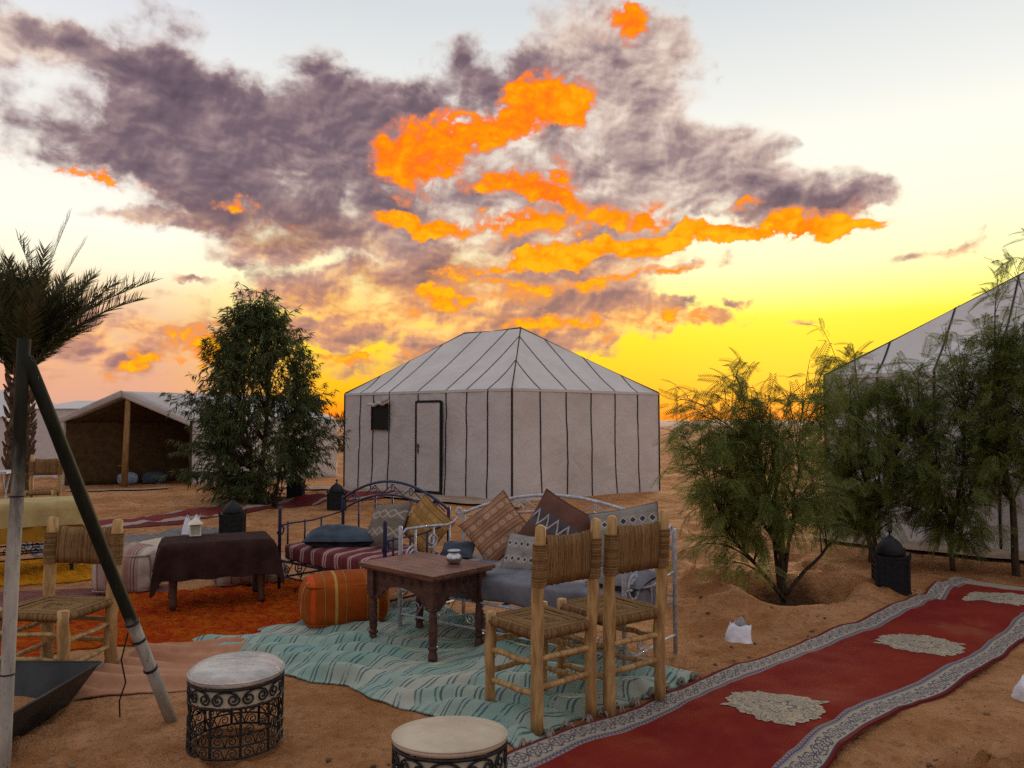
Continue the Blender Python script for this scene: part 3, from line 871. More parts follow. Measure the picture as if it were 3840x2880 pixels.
# ------------------------------------------------------------------ trees
def leaf_batch(T, F, pos, dirs, size, rng, roll=None, up=None):
    """T (k,3) template along +X, placed at pos (n,3) pointing along dirs (n,3)"""
    n = len(pos)
    d = dirs / np.linalg.norm(dirs, axis=1, keepdims=True)
    rv = rng.normal(size=(n, 3)) if up is None else np.asarray(up) + 0.5 * rng.normal(size=(n, 3))
    s = np.cross(rv, d); s /= np.linalg.norm(s, axis=1, keepdims=True) + 1e-9
    u = np.cross(d, s)
    B = np.stack([d, s, u], 2) * size[:, None, None]
    V = np.einsum('nij,kj->nki', B, T) + pos[:, None, :]
    k = len(T)
    Fa = F[None] + (np.arange(n) * k)[:, None, None]
    return V.reshape(-1, 3), Fa.reshape(-1, F.shape[1])


def pinnate(nl=13):
    V, F = [], []
    def droop(x): return -0.30 * x * x
    for i in range(4):
        x = i / 3; V += [(x, -0.008, droop(x)), (x, 0.008, droop(x))]
    for i in range(3): F.append((2 * i, 2 * i + 2, 2 * i + 3, 2 * i + 1))
    for i in range(nl):
        x = 0.12 + 0.86 * i / (nl - 1); L = 0.30 * (1 - 0.55 * abs(x - 0.45)); 
        for sgn in (-1, 1):
            b = len(V); z = droop(x); w = 0.019
            dx, dy = 0.58, 0.81 * sgn
            V += [(x, 0, z), (x + dx * L * .5 - w * dy * sgn * sgn, dy * L * .5 + w * dx, z - 0.01), (x + dx * L, dy * L, z - 0.06), (x + dx * L * .5 + w * dy * sgn * sgn, dy * L * .5 - w * dx, z - 0.01)]
            F.append((b, b + 1, b + 2, b + 3))
    return np.array(V), np.array(F)


LANCE = (np.array([(0, 0, 0), (0.35, 0.068, 0.0), (1, 0.02, -0.06), (0.4, -0.068, 0.0)]), np.array([(0, 1, 2, 3)]))
PINN = pinnate()


def curve_pts(a, b, sag, n=7):
    a, b = Vector(a), Vector(b); P = []
    for i in range(n + 1):
        t = i / n; P.append(a.lerp(b, t) + Vector((0, 0, sag * 4 * t * (1 - t))))
    return P


def make_tree(name, label, base, stems, ends, leaf, lm, lsize, per, rng, group, hang=0.5, twig=0.30, subs=3, start=0.45, trunk_r=0.04, cat='tree', out=0.6):
    """stems: lists of points (local); ends: crown end points (n,3); leaves hang along the twigs"""
    t = thing(name, label, cat, base, 0, group)
    tm = MB()
    for st, r0, r1 in stems:
        k = len(st); tm.tube(st, [r0 + (r1 - r0) * i / (k - 1) for i in range(k)], 7)
    allst = [(Vector(p), r0 + (r1 - r0) * i / (len(st) - 1)) for st, r0, r1 in stems for i, p in enumerate(st)]
    pos, dr = [], []
    for e in ends:
        e = Vector(e)
        # leave from the stem point that lies below and inwards
        best = min(allst, key=lambda q: (q[0] - e).length + max(0, q[0].z - e.z * 0.85 + 0.05) * 4 + abs(e.z * 0.55 - q[0].z) * 0.4)
        a = best[0]; L = (e - a).length
        P = curve_pts(a, e, 0.10 * L)
        tm.tube(P, [max(0.0035, min(best[1] * 0.6, 0.012 + 0.006 * L) * (1 - 0.8 * i / 7)) for i in range(8)], 4, False)
        segs = [(P, start)]
        for _ in range(subs):
            q = P[rng.randint(3, 8)]
            v = Vector(rng.normal(size=3)); v = v.normalized() * twig * (0.6 + 0.7 * rng.rand()) + (e - a).normalized() * twig * 0.5
            P2 = curve_pts(q, q + v, 0.03, 4)
            tm.tube(P2, [0.004, 0.0035, 0.003, 0.0025, 0.002], 3, False); segs.append((P2, 0.1))
        for Q, s0 in segs:
            k = len(Q) - 1
            for _ in range(per):
                f = s0 + (1 - s0) * rng.rand() ** 0.8; i = min(k - 1, int(f * k)); fr = f * k - i
                p = Q[i].lerp(Q[i + 1], fr); tg = (Q[i + 1] - Q[i]).normalized()
                rad = Vector((p.x - 0, p.y - 0, 0)); rad = rad.normalized() if rad.length > 0.01 else Vector((0, 0, 0))
                d = tg * 0.6 + rad * out * 0.5 + Vector(rng.normal(size=3)) * 0.55 + Vector((0, 0, -hang))
                pos.append(p); dr.append(d)
    tm.build('trunk', M['bark'], t, True)
    pos = np.array([tuple(p) for p in pos]); dr = np.array([tuple(p) for p in dr])
    V, F = leaf_batch(leaf[0], leaf[1], pos, dr, lsize * (0.65 + 0.7 * rng.rand(len(pos))), rng, up=(0, 0, 1) if hang < 0.9 else None)
    npmesh('crown', V, F, lm, t, smooth=False)
    return t


def stem(p0, p1, wob, n, rng):
    p0, p1 = np.array(p0, float), np.array(p1, float); o = np.zeros(3); P = []
    for i in range(n + 1):
        f = i / n; o = o + rng.normal(size=3) * wob * np.array((1, 1, 0.2)) / math.sqrt(n)
        P.append(tuple(p0 * (1 - f) + p1 * f + o * min(1, f * 3)))
    return P


# conical dark tree by the open tent
rng = np.random.RandomState(3)
ends = []
while len(ends) < 560:
    z = 0.25 + 3.66 * rng.rand() ** 0.9
    f = z / 3.92
    rmax = 1.28 * np.interp(f, [0, 0.10, 0.25, 0.45, 0.60, 0.80, 0.93, 1.0], [0.50, 0.80, 0.95, 1.0, 0.91, 0.62, 0.34, 0.10])
    a = rng.rand() * 2 * PI; rr = rmax * (0.45 + 0.62 * rng.rand() ** 0.6) * (1 + 0.13 * math.sin(3 * a + z * 4))
    x, y = rr * math.cos(a), rr * math.sin(a)
    if x > 0.45 and z < 0.75: continue
    ends.append((x - 0.02, y, z - (0.25 if rr > 1 else 0)))
b = (-4.78, 14.5, gz(-4.78, 14.5))
st = [(stem((0, 0, -0.1), (0.05, 0, 3.9), 0.10, 9, rng), 0.06, 0.012), (stem((0.0, 0, 0), (-0.35, 0.2, 2.6), 0.1, 7, rng), 0.035, 0.01),
      (stem((0.30, -0.1, -0.1), (0.45, 0.0, 2.3), 0.1, 7, rng), 0.035, 0.01), (stem((0.30, -0.1, -0.1), (0.62, -0.15, 1.0), 0.06, 5, rng), 0.02, 0.006)]
make_tree('willow_leaved_tree', 'dark conical tree with narrow hanging leaves, right of the open fronted tent', b, st, ends, LANCE, M['leaf_euc'], 0.132, 19, rng, 'trees of the camp', hang=1.0, twig=0.30, subs=3, start=0.35)


def pepper(label, x, y, H, W, stems, n, seed, per=8, zlow=0.35, tops=(), lean=(0, 0), depth=0.8, lsz=0.19, skip=None):
    rng = np.random.RandomState(seed); ends = []
    while len(ends) < n:
        z = H * (zlow + (0.93 - zlow) * rng.rand() ** 1.1); f = (z / H - zlow) / (1 - zlow)
        rmax = W * np.interp(f, [0, 0.15, 0.45, 0.7, 1.0], [0.62, 0.95, 1.0, 0.86, 0.5])
        a = rng.rand() * 2 * PI; rr = rmax * (0.3 + 0.75 * rng.rand() ** 0.7) * (1 + 0.16 * math.sin(2 * a + z * 3 + seed))
        p = (rr * math.cos(a) + lean[0] * z, rr * math.sin(a) * depth + lean[1] * z, z)
        if skip is not None and skip(*p): continue
        ends.append(p)
    for q in tops: ends.append(q)
    st = [(stem(a, b, w, 8, rng), r0, r1) for (a, b, w, r0, r1) in stems]
    return make_tree('pepper_tree', label, (x, y, gz(x, y)), st, ends, PINN, M['leaf_pepper'], lsz, per, rng, 'feathery pepper trees', hang=0.40, twig=0.26, subs=2, start=0.4)


pepper('bushy feathery tree growing in a dug sand basin near the white crumpled bag', 2.48, 7.05, 2.0, 0.56,
       [((0, 0, -0.2), (0.02, 0, 1.5), 0.08, 0.045, 0.012), ((0, 0, -0.2), (-0.10, 0.1, 1.3), 0.07, 0.03, 0.01), ((0.0, 0, 0.25), (-0.58, -0.05, 0.95), 0.05, 0.022, 0.008),
        ((0.0, 0, 0.3), (0.5, 0.05, 0.9), 0.06, 0.022, 0.008), ((0, 0, 0.5), (0.28, 0.1, 1.6), 0.06, 0.02, 0.007), ((0, 0, 0.45), (-0.32, 0.1, 1.65), 0.06, 0.02, 0.007)],
       100, 4, 5, 0.27, lean=(-0.18, 0), tops=[(-0.42, 0, 2.28), (-0.30, 0.1, 2.18), (0.05, 0, 2.08), (0.28, 0, 2.12), (-0.62, 0, 1.9), (-0.8, 0, 1.55), (-0.84, 0, 1.2), (0.4, 0, 2.0), (-0.36, 0.05, 2.22), (0.2, 0, 2.05)] + [(-0.95 + 1.40 * i / 25, 0.25 * math.sin(i * 2.1), 1.55 + 0.62 * abs(math.sin(i * 1.7 + 0.4))) for i in range(26)],
       skip=lambda x, y, z: z < 0.85 and abs(x) < 0.42)
pepper('feathery tree directly behind the tall black lantern, in front of the big tent', 4.05, 8.75, 2.15, 0.72,
       [((0, 0, -0.1), (0.0, 0, 1.7), 0.10, 0.035, 0.01), ((0.1, 0, -0.1), (-0.3, 0, 1.4), 0.08, 0.028, 0.01), ((0, 0, 0.4), (0.35, 0, 1.7), 0.08, 0.02, 0.008)],
       140, 8, 5, 0.2, tops=[(-0.35, 0, 2.3), (-0.15, 0, 2.4), (-0.1, 0.1, 2.32), (0.35, 0, 2.2)])
pepper('slim feathery tree in front of the big tent, just left of the tallest tree', 4.72, 8.3, 2.35, 0.62,
       [((0, 0, -0.1), (0.05, 0, 1.9), 0.10, 0.03, 0.01), ((0.05, 0, 0.2), (0.4, 0, 1.5), 0.08, 0.02, 0.008), ((0, 0, 0.3), (-0.35, 0, 1.4), 0.08, 0.02, 0.008)],
       110, 15, 5, 0.16, tops=[(0.1, 0, 2.55), (0.2, 0, 2.5), (-0.1, 0, 2.45)], skip=lambda x, y, z: x > 0.25 and z < 0.8)
pepper('tallest feathery tree with two upright stems at the right edge, over the red runner', 5.42, 8.0, 3.0, 0.75,
       [((0, 0, -0.1), (-0.05, 0, 2.3), 0.07, 0.05, 0.015), ((-0.22, 0, -0.1), (-0.45, 0, 2.2), 0.07, 0.04, 0.012), ((0, 0, 0.6), (0.4, 0, 2.5), 0.1, 0.03, 0.01)],
       165, 23, 5, 0.26, tops=[(-0.15, 0, 3.15), (0.0, 0, 3.25), (-0.35, 0, 2.9), (0.1, 0, 3.3)], skip=lambda x, y, z: x < 0.2 and z < 1.1)


# ------------------------------------------------------------------ date palm
def palm_frond(L, n=40, seed=0, droop=0.25, stiff=False, m=None):
    rng = np.random.RandomState(seed); V, F = [], []
    def c(x): return np.array((L * x, 0.0, -droop * L * x ** 2.2))
    ns = 10
    for i in range(ns + 1):
        x = i / ns; p = c(x); wv = 0.022 * (1 - 0.85 * x)
        V += [tuple(p + (0, -wv, 0)), tuple(p + (0, 0, wv * 0.8)), tuple(p + (0, wv, 0)), tuple(p + (0, 0, -wv * 0.5))]
    for i in range(ns):
        for j in range(4): F.append((4 * i + j, 4 * i + (j + 1) % 4, 4 * i + 4 + (j + 1) % 4, 4 * i + 4 + j))
    for i in range(n):
        x = 0.16 + 0.83 * i / (n - 1); p = c(x); l = L * 0.235 * (1 - 0.6 * x ** 3) * min(1, 0.45 + x * 2) * (0.85 + 0.3 * rng.rand())
        for sg in (-1, 1):
            ang = R(40 - 14 * x + 8 * rng.normal()) if not stiff else R(10 + 6 * rng.rand())
            up = 0.12 + 0.22 * rng.normal()
            d = np.array((math.cos(ang), sg * math.sin(ang), up * math.sin(ang)))
            sd = np.array((-math.sin(ang), sg * math.cos(ang), 0)) * 0.0105
            b = len(V)
            V += [tuple(p - sd), tuple(p + sd), tuple(p + d * l * 0.6 + sd * 0.9 + (0, 0, -0.02 * l)), tuple(p + d * l + (0, 0, -0.10 * l)), tuple(p + d * l * 0.6 - sd * 0.9 + (0, 0, -0.02 * l))]
            F.append((b, b + 1, b + 2, b + 4)); F.append((b + 4, b + 2, b + 3, b + 3))
    me = bpy.data.meshes.new('frond'); F2 = [f if len(set(f)) == 4 else f[:3] for f in F]
    me.from_pydata(V, [], F2); me.materials.append(M['leaf_palm'])
    return me


palm = thing('palm_tree', 'shaggy date palm with upright fronds at the left edge, behind the leaning pole', 'palm tree', (-10.75, 16.8, 0), group='trees of the camp')
tr = MB(); prof = []
for i in range(13): prof.append((0.24 - 0.008 * i + 0.03 * (i % 2), 0.22 * i - 0.1))
tr.lathe(prof, 14)
rng = np.random.RandomState(9)
tr.build('trunk', M['palm_bark'], palm, True)
for i in range(120):
    z = 0.4 + 2.45 * i / 120 + 0.05 * rng.normal(); a = i * 2.4 + 0.3 * rng.normal(); r0 = 0.20
    d = Vector((math.cos(a), math.sin(a), 0)); p = d * r0 + Vector((0, 0, z))
    L = 0.12 + 0.10 * rng.rand()
    mb = MB().tube([p, p + d * 0.06 + Vector((0, 0, 0.08)), p + d * (0.09 + 0.05 * rng.rand()) + Vector((0, 0, L + 0.05))], [0.05, 0.035, 0.014], 5)
    mb.build('frond_stub', M['palm_bark'], palm)
fm = [palm_frond(2.6, 60, 1, 0.18), palm_frond(2.3, 54, 2, 0.10), palm_frond(2.7, 62, 3, 0.48), palm_frond(2.0, 50, 4, 0.42), palm_frond(2.4, 56, 5, 0.05)]
spear = palm_frond(3.3, 34, 6, 0.10, True)
for i in range(100):
    a = i * 2.39996 + 0.4 * rng.rand(); k = i / 100
    el = R(87 - 36 * k + 5 * rng.normal())
    o = link('frond', fm[rng.randint(0, 5)] if k < 0.8 else fm[rng.choice([1, 3])], None, palm)
    o.location = (0.10 * math.cos(a), 0.10 * math.sin(a), 2.55 + 0.35 * (1 - k))
    o.rotation_euler = (R(rng.normal() * 60), -el, a); s = 0.70 + 0.26 * rng.rand(); o.scale = (s,) * 3
for (az_, el_, s, me) in ((8, 82, 1.06, spear), (6, 73, 0.92, spear), (2, 52, 1.0, fm[0]), (-4, 54, 1.10, fm[2]), (170, 82, 1.2, fm[1]), (12, 50, 0.98, fm[2]), (-10, 60, 0.95, fm[0]), (0, 46, 0.72, fm[3]), (20, 64, 0.95, fm[0])):
    o = link('frond', me, None, palm); o.location = (0.05, 0, 2.75); o.rotation_euler = (R(70 if el_ < 70 else 35), -R(el_), R(az_)); o.scale = (s,) * 3

# scrub on the plain far behind
rng = np.random.RandomState(31)
for (x, y, s, lb) in ((-8.6, 39.0, 1.6, 'dark green far bush seen in the gap between the low tent and the door tent'), (13.5, 62, 0.9, 'small dark far shrub on the plain just right of the tent with the door'),
                      (17, 75, 1.0, 'low far scrub bush on the plain behind the bushy feathery tree')):
    t = thing('bush', lb, 'bush', (x, y, gz(x, y)), group='scrub on the plain')
    n = 700; d = rng.normal(size=(n, 3)); d /= np.linalg.norm(d, axis=1, keepdims=True)
    p = d * (0.5 + 0.5 * rng.rand(n, 1)) * np.array((s * 0.9, s * 0.9, s * 0.6)) + np.array((0, 0, s * 0.5)); p[:, 2] = np.abs(p[:, 2])
    V, F = leaf_batch(LANCE[0], LANCE[1], p, d + 0.4 * rng.normal(size=(n, 3)), np.full(n, 0.28 * s), rng)
    npmesh('crown', V, F, M['leaf_bush'], t, smooth=False)
    mb = MB()
    for k in range(5): mb.tube([(0, 0, -0.1), tuple(rng.normal(size=3) * 0.2 * s + np.array((0, 0, 0.5 * s)))], [0.03 * s, 0.01 * s], 4)
    mb.build('stem', M['bark'], t)


# ------------------------------------------------------------------ rugs
def rug(name, label, cat, corners, m, res=0.03, lift=0.012, amp=0.012, fold=None, seed=1, ragged=0.03, group=None, smooth=True, edge_lift=0.0):
    """corners A B C D in metres; u runs A-B, v runs A-D, both in metres; folds displace it up"""
    A, B, C_, D = [np.array(p, float) for p in corners]
    lu = (np.linalg.norm(B - A) + np.linalg.norm(C_ - D)) / 2; lv = (np.linalg.norm(D - A) + np.linalg.norm(C_ - B)) / 2
    nu, nv = int(lu / res) + 2, int(lv / res) + 2
    s, t = np.meshgrid(np.linspace(0, 1, nu), np.linspace(0, 1, nv), indexing='ij')
    s0, t0 = s.ravel(), t.ravel()
    rg = ragged
    s = s0 + rg / lu * (fbm(t0 * lv * 2.5, s0 * 0.3, seed + 5, 4)) * 2 * (np.abs(s0 - 0.5) * 2) ** 3 * np.sign(s0 - 0.5)
    t = t0 + rg / lv * (fbm(s0 * lu * 2.5, t0 * 0.3, seed + 6, 4)) * 2 * (np.abs(t0 - 0.5) * 2) ** 3 * np.sign(t0 - 0.5)
    S, T = s[:, None], t[:, None]
    P = (1 - S) * (1 - T) * A + S * (1 - T) * B + S * T * C_ + (1 - S) * T * D
    x, y = P[:, 0], P[:, 1]
    u, v = s0 * lu, t0 * lv
    z = ground_z(x, y) + lift
    z = z + amp * (fbm(x * 5, y * 5, seed, 3) + 0.5)
    du = np.zeros_like(u)
    if fold is not None:
        hgt, du = fold(u, v, x, y); z = z + hgt
    ed = np.minimum(np.minimum(s0, 1 - s0) * lu, np.minimum(t0, 1 - t0) * lv)
    g0 = ground_z(x, y) + 0.006
    z = g0 + (z - g0) * np.clip(0.12 + ed / 0.10, 0, 1)
    V = np.column_stack([x, y, z])
    # underside so that the rug has a thickness
    V2 = V.copy(); V2[:, 2] -= 0.005
    F = gridfaces(nu, nv); K = nu * nv
    idx = np.concatenate([np.arange(nv), np.arange(1, nu) * nv + nv - 1, (nu - 1) * nv + np.arange(nv - 2, -1, -1), np.arange(nu - 2, 0, -1) * nv])
    nx = np.roll(idx, -1)
    SF = np.stack([idx, nx, nx + K, idx + K], 1)
    UV = np.column_stack([u + du, v])
    o = npmesh(name, np.vstack([V, V2]), np.vstack([F, F[:, ::-1] + K, SF[:, ::-1]]), m, None, smooth, np.vstack([UV, UV]))
    setp(o, label, cat, group)
    return o, (A, B, C_, D, lu, lv)


def waves(f, a, seed, skew=0.5):
    """soft folds lying across the rug"""
    def fn(u, v, x, y):
        ph = y * 6.28 * f + x * 2.0 + 5.0 * fbm(x * 1.1, y * 1.1, seed, 3)
        w = np.abs(np.sin(ph * 0.5)) ** 0.7
        k = 0.35 + 0.9 * np.clip(fbm(x * 1.4, y * 1.4, seed + 3, 2) + 0.45, 0, 1.2)
        return a * (1 - w) * k, 0.024 * np.sin(ph) * k
    return fn


def folds(f, a, seed):
    """rounded, lopsided folds: gentle on the far side, steep towards the camera"""
    def fn(u, v, x, y):
        ph = y * f + x * 0.45 + 0.75 * fbm(x * 1.3, y * 1.3, seed, 3)
        fr = ph - np.floor(ph)
        w = np.where(fr < 0.3, fr / 0.3, (1 - fr) / 0.7); w = w * w * (3 - 2 * w)
        k = 0.25 + 1.1 * np.clip(fbm(x * 2.0, y * 1.2, seed + 3, 2) + 0.4, 0, 1.2)
        return a * w * k, 0.012 * np.sin(ph * 6.28) * k
    return fn


def mint_fn(nt, u, v, co):
    n = noise(nt, co, 2.0, 3, 0.5); n2 = noise(nt, co, 14, 5, 0.65)
    uu = u + (n - 0.5) * 0.05 + (n2 - 0.5) * 0.010
    base = mixc(nt, noise(nt, co, 1.1, 4).smooth(0.38, 0.62), (0.245, 0.335, 0.285), (0.36, 0.365, 0.30))
    base = mixc(nt, stripes(uu, 0.42, 0.16, 0.02) * 0.55, base, (0.165, 0.30, 0.255))
    base = mixc(nt, n2.smooth(0.45, 0.7) * 0.4, base, (0.26, 0.28, 0.235))
    dash = noise(nt, comb(nt, u * 3, v * 7), 1.6, 3, 0.6).smooth(0.33, 0.50)
    ln = (stripes(uu, 0.084, 0.0095) + stripes(uu, 0.084, 0.0085, 0.022)).min(1.0)
    ink = mixc(nt, stripes(uu, 0.42, 0.16, 0.1), (0.012, 0.075, 0.085), (0.045, 0.075, 0.105))
    col = mixc(nt, ln * (dash * 0.72 + 0.08), base, ink)
    return col, noise(nt, co, 150, 2) + n2 * 0.6, 0.5, 0.006


M['mint'] = uvmat('mint_striped_blanket', mint_fn)


def shag(name, c1, c2, c3):
    m, nt, b = new_mat(name)
    b.inputs['Roughness'].default_value = 1.0; b.inputs['Specular IOR Level'].default_value = 0.05
    co = coord(nt, 'Object', (1, 2.0, 1))
    n = noise(nt, co, 5, 5, 0.7); k = noise(nt, co, 17, 5, 0.75)
    col = mixc(nt, n.smooth(0.35, 0.68), c1, c2)
    col = mixc(nt, k.smooth(0.47, 0.66) * 0.85, col, c3)
    nt.links.new(col.k, b.inputs['Base Color'])
    bump(nt, b, k + noise(nt, co, 90, 3, 0.7), 0.9, 0.03)
    return m


M['shag_red'] = shag('red_orange_shag', (0.47, 0.042, 0.006), (0.58, 0.130, 0.007), (0.14, 0.014, 0.004))
M['shag_gold'] = shag('golden_shag', (0.62, 0.215, 0.008), (0.72, 0.31, 0.012), (0.28, 0.09, 0.005))
M['pink_rug'] = shag('dusty_pink_rug', (0.30, 0.145, 0.13), (0.24, 0.085, 0.075), (0.17, 0.05, 0.05))
M['grey_rug'] = shag('grey_crinkled_rug', (0.24, 0.21, 0.20), (0.32, 0.28, 0.26), (0.10, 0.085, 0.09))
M['clay_rug'] = mat('clay_brown_cloth', (0.43, 0.225, 0.135), (0.33, 0.15, 0.085), 3, 0.95, 0.3, 120, spec=0.05)
M['white_rug'] = shag('white_wool_rug', (0.46, 0.38, 0.32), (0.38, 0.30, 0.25), (0.28, 0.22, 0.18))


def tufts(u, v, x, y):
    return 0.035 * (fbm(x * 14, y * 22, 77, 3) + 0.4) + 0.03 * fbm(x * 3, y * 3, 78, 2), np.zeros_like(u)


rug('rug', 'golden yellow shaggy rug under the khaki covered table at the left edge', 'rug', [(-6.9, 8.2), (-4.1, 9.3), (-3.75, 7.85), (-6.5, 6.75)], M['shag_gold'], 0.04, fold=tufts, seed=3, ragged=0.08, group='rugs laid on the sand')
rug('rug', 'dusty pink flat rug between the golden and the red shaggy rugs', 'rug', [(-5.3, 6.95), (-3.3, 7.55), (-3.1, 7.0), (-5.1, 6.1)], M['pink_rug'], 0.04, 0.014, fold=waves(1.1, 0.03, 12), seed=4, group='rugs laid on the sand')
rug('rug', 'red and orange shaggy rug under the table with the dark brown cloth', 'rug', [(-4.3, 6.75), (-1.75, 7.75), (-1.35, 6.0), (-3.55, 5.15)], M['shag_red'], 0.035, 0.020, fold=tufts, seed=5, ragged=0.08, group='rugs laid on the sand')
rug('rug', 'grey crinkled rug lying behind the table with the dark cloth', 'rug', [(-6.4, 9.9), (-4.35, 11.75), (-4.0, 10.5), (-5.6, 9.1)], M['grey_rug'], 0.03, 0.02, fold=lambda u, v, x, y: (0.018 * np.abs(np.sin(u * 34 + 3 * fbm(x * 1.5, y * 1.5, 6, 2))), np.zeros_like(u)), seed=6, group='rugs laid on the sand')
rug('rug', 'clay brown wrinkled cloth rug beside the foot of the leaning pole', 'rug', [(-2.62, 5.55), (-1.80, 5.78), (-1.58, 4.62), (-2.62, 4.45)], M['clay_rug'], 0.02, 0.016, fold=folds(5.2, 0.085, 31), seed=8, ragged=0.05, group='rugs laid on the sand')
rug('rug', 'whitish rug corner under the woven chair at the left', 'rug', [(-3.2, 5.1), (-2.5, 5.2), (-2.45, 4.75), (-3.1, 4.6)], M['white_rug'], 0.03, 0.014, fold=waves(2.2, 0.03, 14), seed=9, group='rugs laid on the sand')
# mint blanket: u along the far edge F-R, v towards the camera
mf = folds(3.9, 0.058, 51)


def mint_fold(u, v, x, y):
    h, d = mf(u, v, x, y)
    # it climbs a little ridge of sand along the far edge
    h = h + 0.06 * np.exp(-((u - 1.3) / 0.9) ** 2 - (v / 0.22) ** 2)
    h2, d2 = folds(7.5, 0.020, 58)(u, v, x, y)
    return h + h2, d * 1.2 + 0.02 * np.sin(y * 19 + x * 3)


mint, MQ = rug('blanket', 'large mint green blanket with dark teal dashes under the carved table', 'rug', [(-0.80, 6.78), (1.13, 4.88), (0.03, 3.86), (-2.35, 5.62)], M['mint'], 0.016, 0.022, 0.016, mint_fold, 11, 0.06, group='rugs laid on the sand')
# white tassels along the near right edge
rng = np.random.RandomState(2)
tb = MB()
for i in range(11):
    f = 0.02 + 0.96 * i / 10 + 0.02 * rng.rand(); p = np.array((1.13, 4.88)) * (1 - f) + np.array((0.03, 3.86)) * f + np.array((0.03, -0.04))
    z = gz(*p) + 0.03
    tm = MB()
    for k in range(7):
        a = rng.rand() * 2 * PI; d = Vector((math.cos(a), math.sin(a), 0.1)) * 0.035
        tm.tube([Vector((*p, z)), Vector((*p, z)) + d * 0.6 + Vector((0, 0, 0.012)), Vector((*p, z - 0.02)) + d], [0.008, 0.009, 0.004], 5)
    tm.build('tassel', M['white_rug'], mint, True)

# ------------------------------------------------------------------ red runner
RW = 1.06


def runner_fn(nt, u, v, co):
    """u along (m), v across (m)"""
    e = v.min(RW - v) * 1.28                                          # distance from the nearer long edge
    n = noise(nt, co, 2.2, 5, 0.6); g = noise(nt, co, 140, 2, 0.7)
    red = mixc(nt, n.smooth(0.3, 0.7), (0.140, 0.009, 0.009), (0.190, 0.022, 0.011))
    red = mixc(nt, noise(nt, co, 5, 4).smooth(0.55, 0.8) * 0.45, red, (0.23, 0.060, 0.020))
    beige = mixc(nt, g.smooth(0.4, 0.6), (0.35, 0.30, 0.225), (0.26, 0.215, 0.165))
    navy = (0.060, 0.055, 0.095)
    # flower chain in the border: rosettes and small sprigs
    pu = (u / 0.15).fract() - 0.5; pv = (e - 0.098) / 0.145
    rr = (pu * pu + pv * pv).pow(0.5); an = pv.m('ARCTAN2', pu)
    pet = rr - 0.30 - (an * 6.0).sin() * 0.055
    ring = pet.abs().lt(0.042)
    pet2 = (rr - 0.15 - (an * 4.0).sin() * 0.05).abs().lt(0.035)
    dot = rr.lt(0.05)
    pu2 = ((u / 0.15) + 0.5).fract() - 0.5
    r2 = (pu2 * pu2 * 1.6 + pv * pv).pow(0.5); an2 = pv.m('ARCTAN2', pu2)
    sprig = (r2 - 0.13 - (an2 * 5.0).sin() * 0.07).lt(0.0)
    scroll = (((u * 41.888).sin() * 0.36 - pv).abs().lt(0.045) + ((u * 41.888 + 3.1416).sin() * 0.36 - pv).abs().lt(0.045)) * rr.gt(0.36)
    fl = (ring + pet2 + dot + sprig + scroll).min(1.0)
    band = mixc(nt, fl * (noise(nt, co, 60, 2).smooth(0.3, 0.5) * 0.6 + 0.35), beige, navy)
    zig = (((u / 0.024).fract() - 0.5).abs() * 0.020 + 0.186 - e).abs().lt(0.006)
    band2 = mixc(nt, zig, (0.22, 0.185, 0.175), (0.065, 0.055, 0.095))
    dots = ((u / 0.03).fract()).lt(0.5) * (e - 0.208).abs().lt(0.007)
    band2 = mixc(nt, dots, band2, (0.10, 0.08, 0.12))
    col = mixc(nt, e.gt(0.022), (0.13, 0.018, 0.016), band)
    col = mixc(nt, (e - 0.026).abs().lt(0.004), col, navy)
    col = mixc(nt, e.gt(0.170), col, band2)
    col = mixc(nt, (e + (u / 0.012).pp(1.0) * 0.004).gt(0.222), col, red)
    endb = u.gt(RL - 0.22) * u.lt(RL - 0.02)
    col = mixc(nt, endb * 0.9, col, band)
    col = mixc(nt, noise(nt, co, 0.9, 4).smooth(0.56, 0.75) * 0.3, col, (0.30, 0.16, 0.085))     # sand trodden into it
    return col, g + n * 0.5, 0.4, 0.004


RL = 7.9
M['runner'] = uvmat('red_runner_pile', runner_fn, 0.95, 0.1, 0.05)
rd = np.array((0.745, 0.667)); rn = np.array((0.667, -0.745)); r0 = np.array((0.0, 3.73)) - rd * 1.9


def runner_pt(u, v):
    w = 0.028 * np.sin(u * 1.25 + 0.6) + 0.012 * np.sin(u * 3.1)
    p = r0[None] + np.outer(u, rd) + np.outer(v + w, rn)
    wob = 0.02 * np.sin(u * 2.3 + v * 3)
    p = p + np.outer(wob, rn)
    z = ground_z(p[:, 0], p[:, 1]) + 0.028 + 0.022 * np.sin(u * 4.2 + np.sin(v * 3) * 1.2) * np.clip(fbm(u * 0.8, v * 0.8, 91, 2) + 0.5, 0, 1) + 0.012 * fbm(u * 3, v * 3, 92, 3)
    return np.column_stack([p, z])


nu, nv = int(RL / 0.03), 36
uu, vv = np.meshgrid(np.linspace(0, RL, nu), np.linspace(0, RW, nv), indexing='ij'); uu, vv = uu.ravel(), vv.ravel()
V = runner_pt(uu, vv); V2 = V.copy(); V2[:, 2] -= 0.014
Fg = gridfaces(nu, nv); K = nu * nv
idx = np.concatenate([np.arange(nv), np.arange(1, nu) * nv + nv - 1, (nu - 1) * nv + np.arange(nv - 2, -1, -1), np.arange(nu - 2, 0, -1) * nv]); nx = np.roll(idx, -1)
UVr = np.column_stack([uu, vv])
runner = npmesh('runner_carpet', np.vstack([V, V2]), np.vstack([Fg[:, ::-1], Fg + K, np.stack([idx, nx, nx + K, idx + K], 1)]), M['runner'], None, True, np.vstack([UVr, UVr]))
setp(runner, 'long red runner carpet with flowered beige borders and pale medallions, in front at the right', 'carpet', 'red runner carpets')


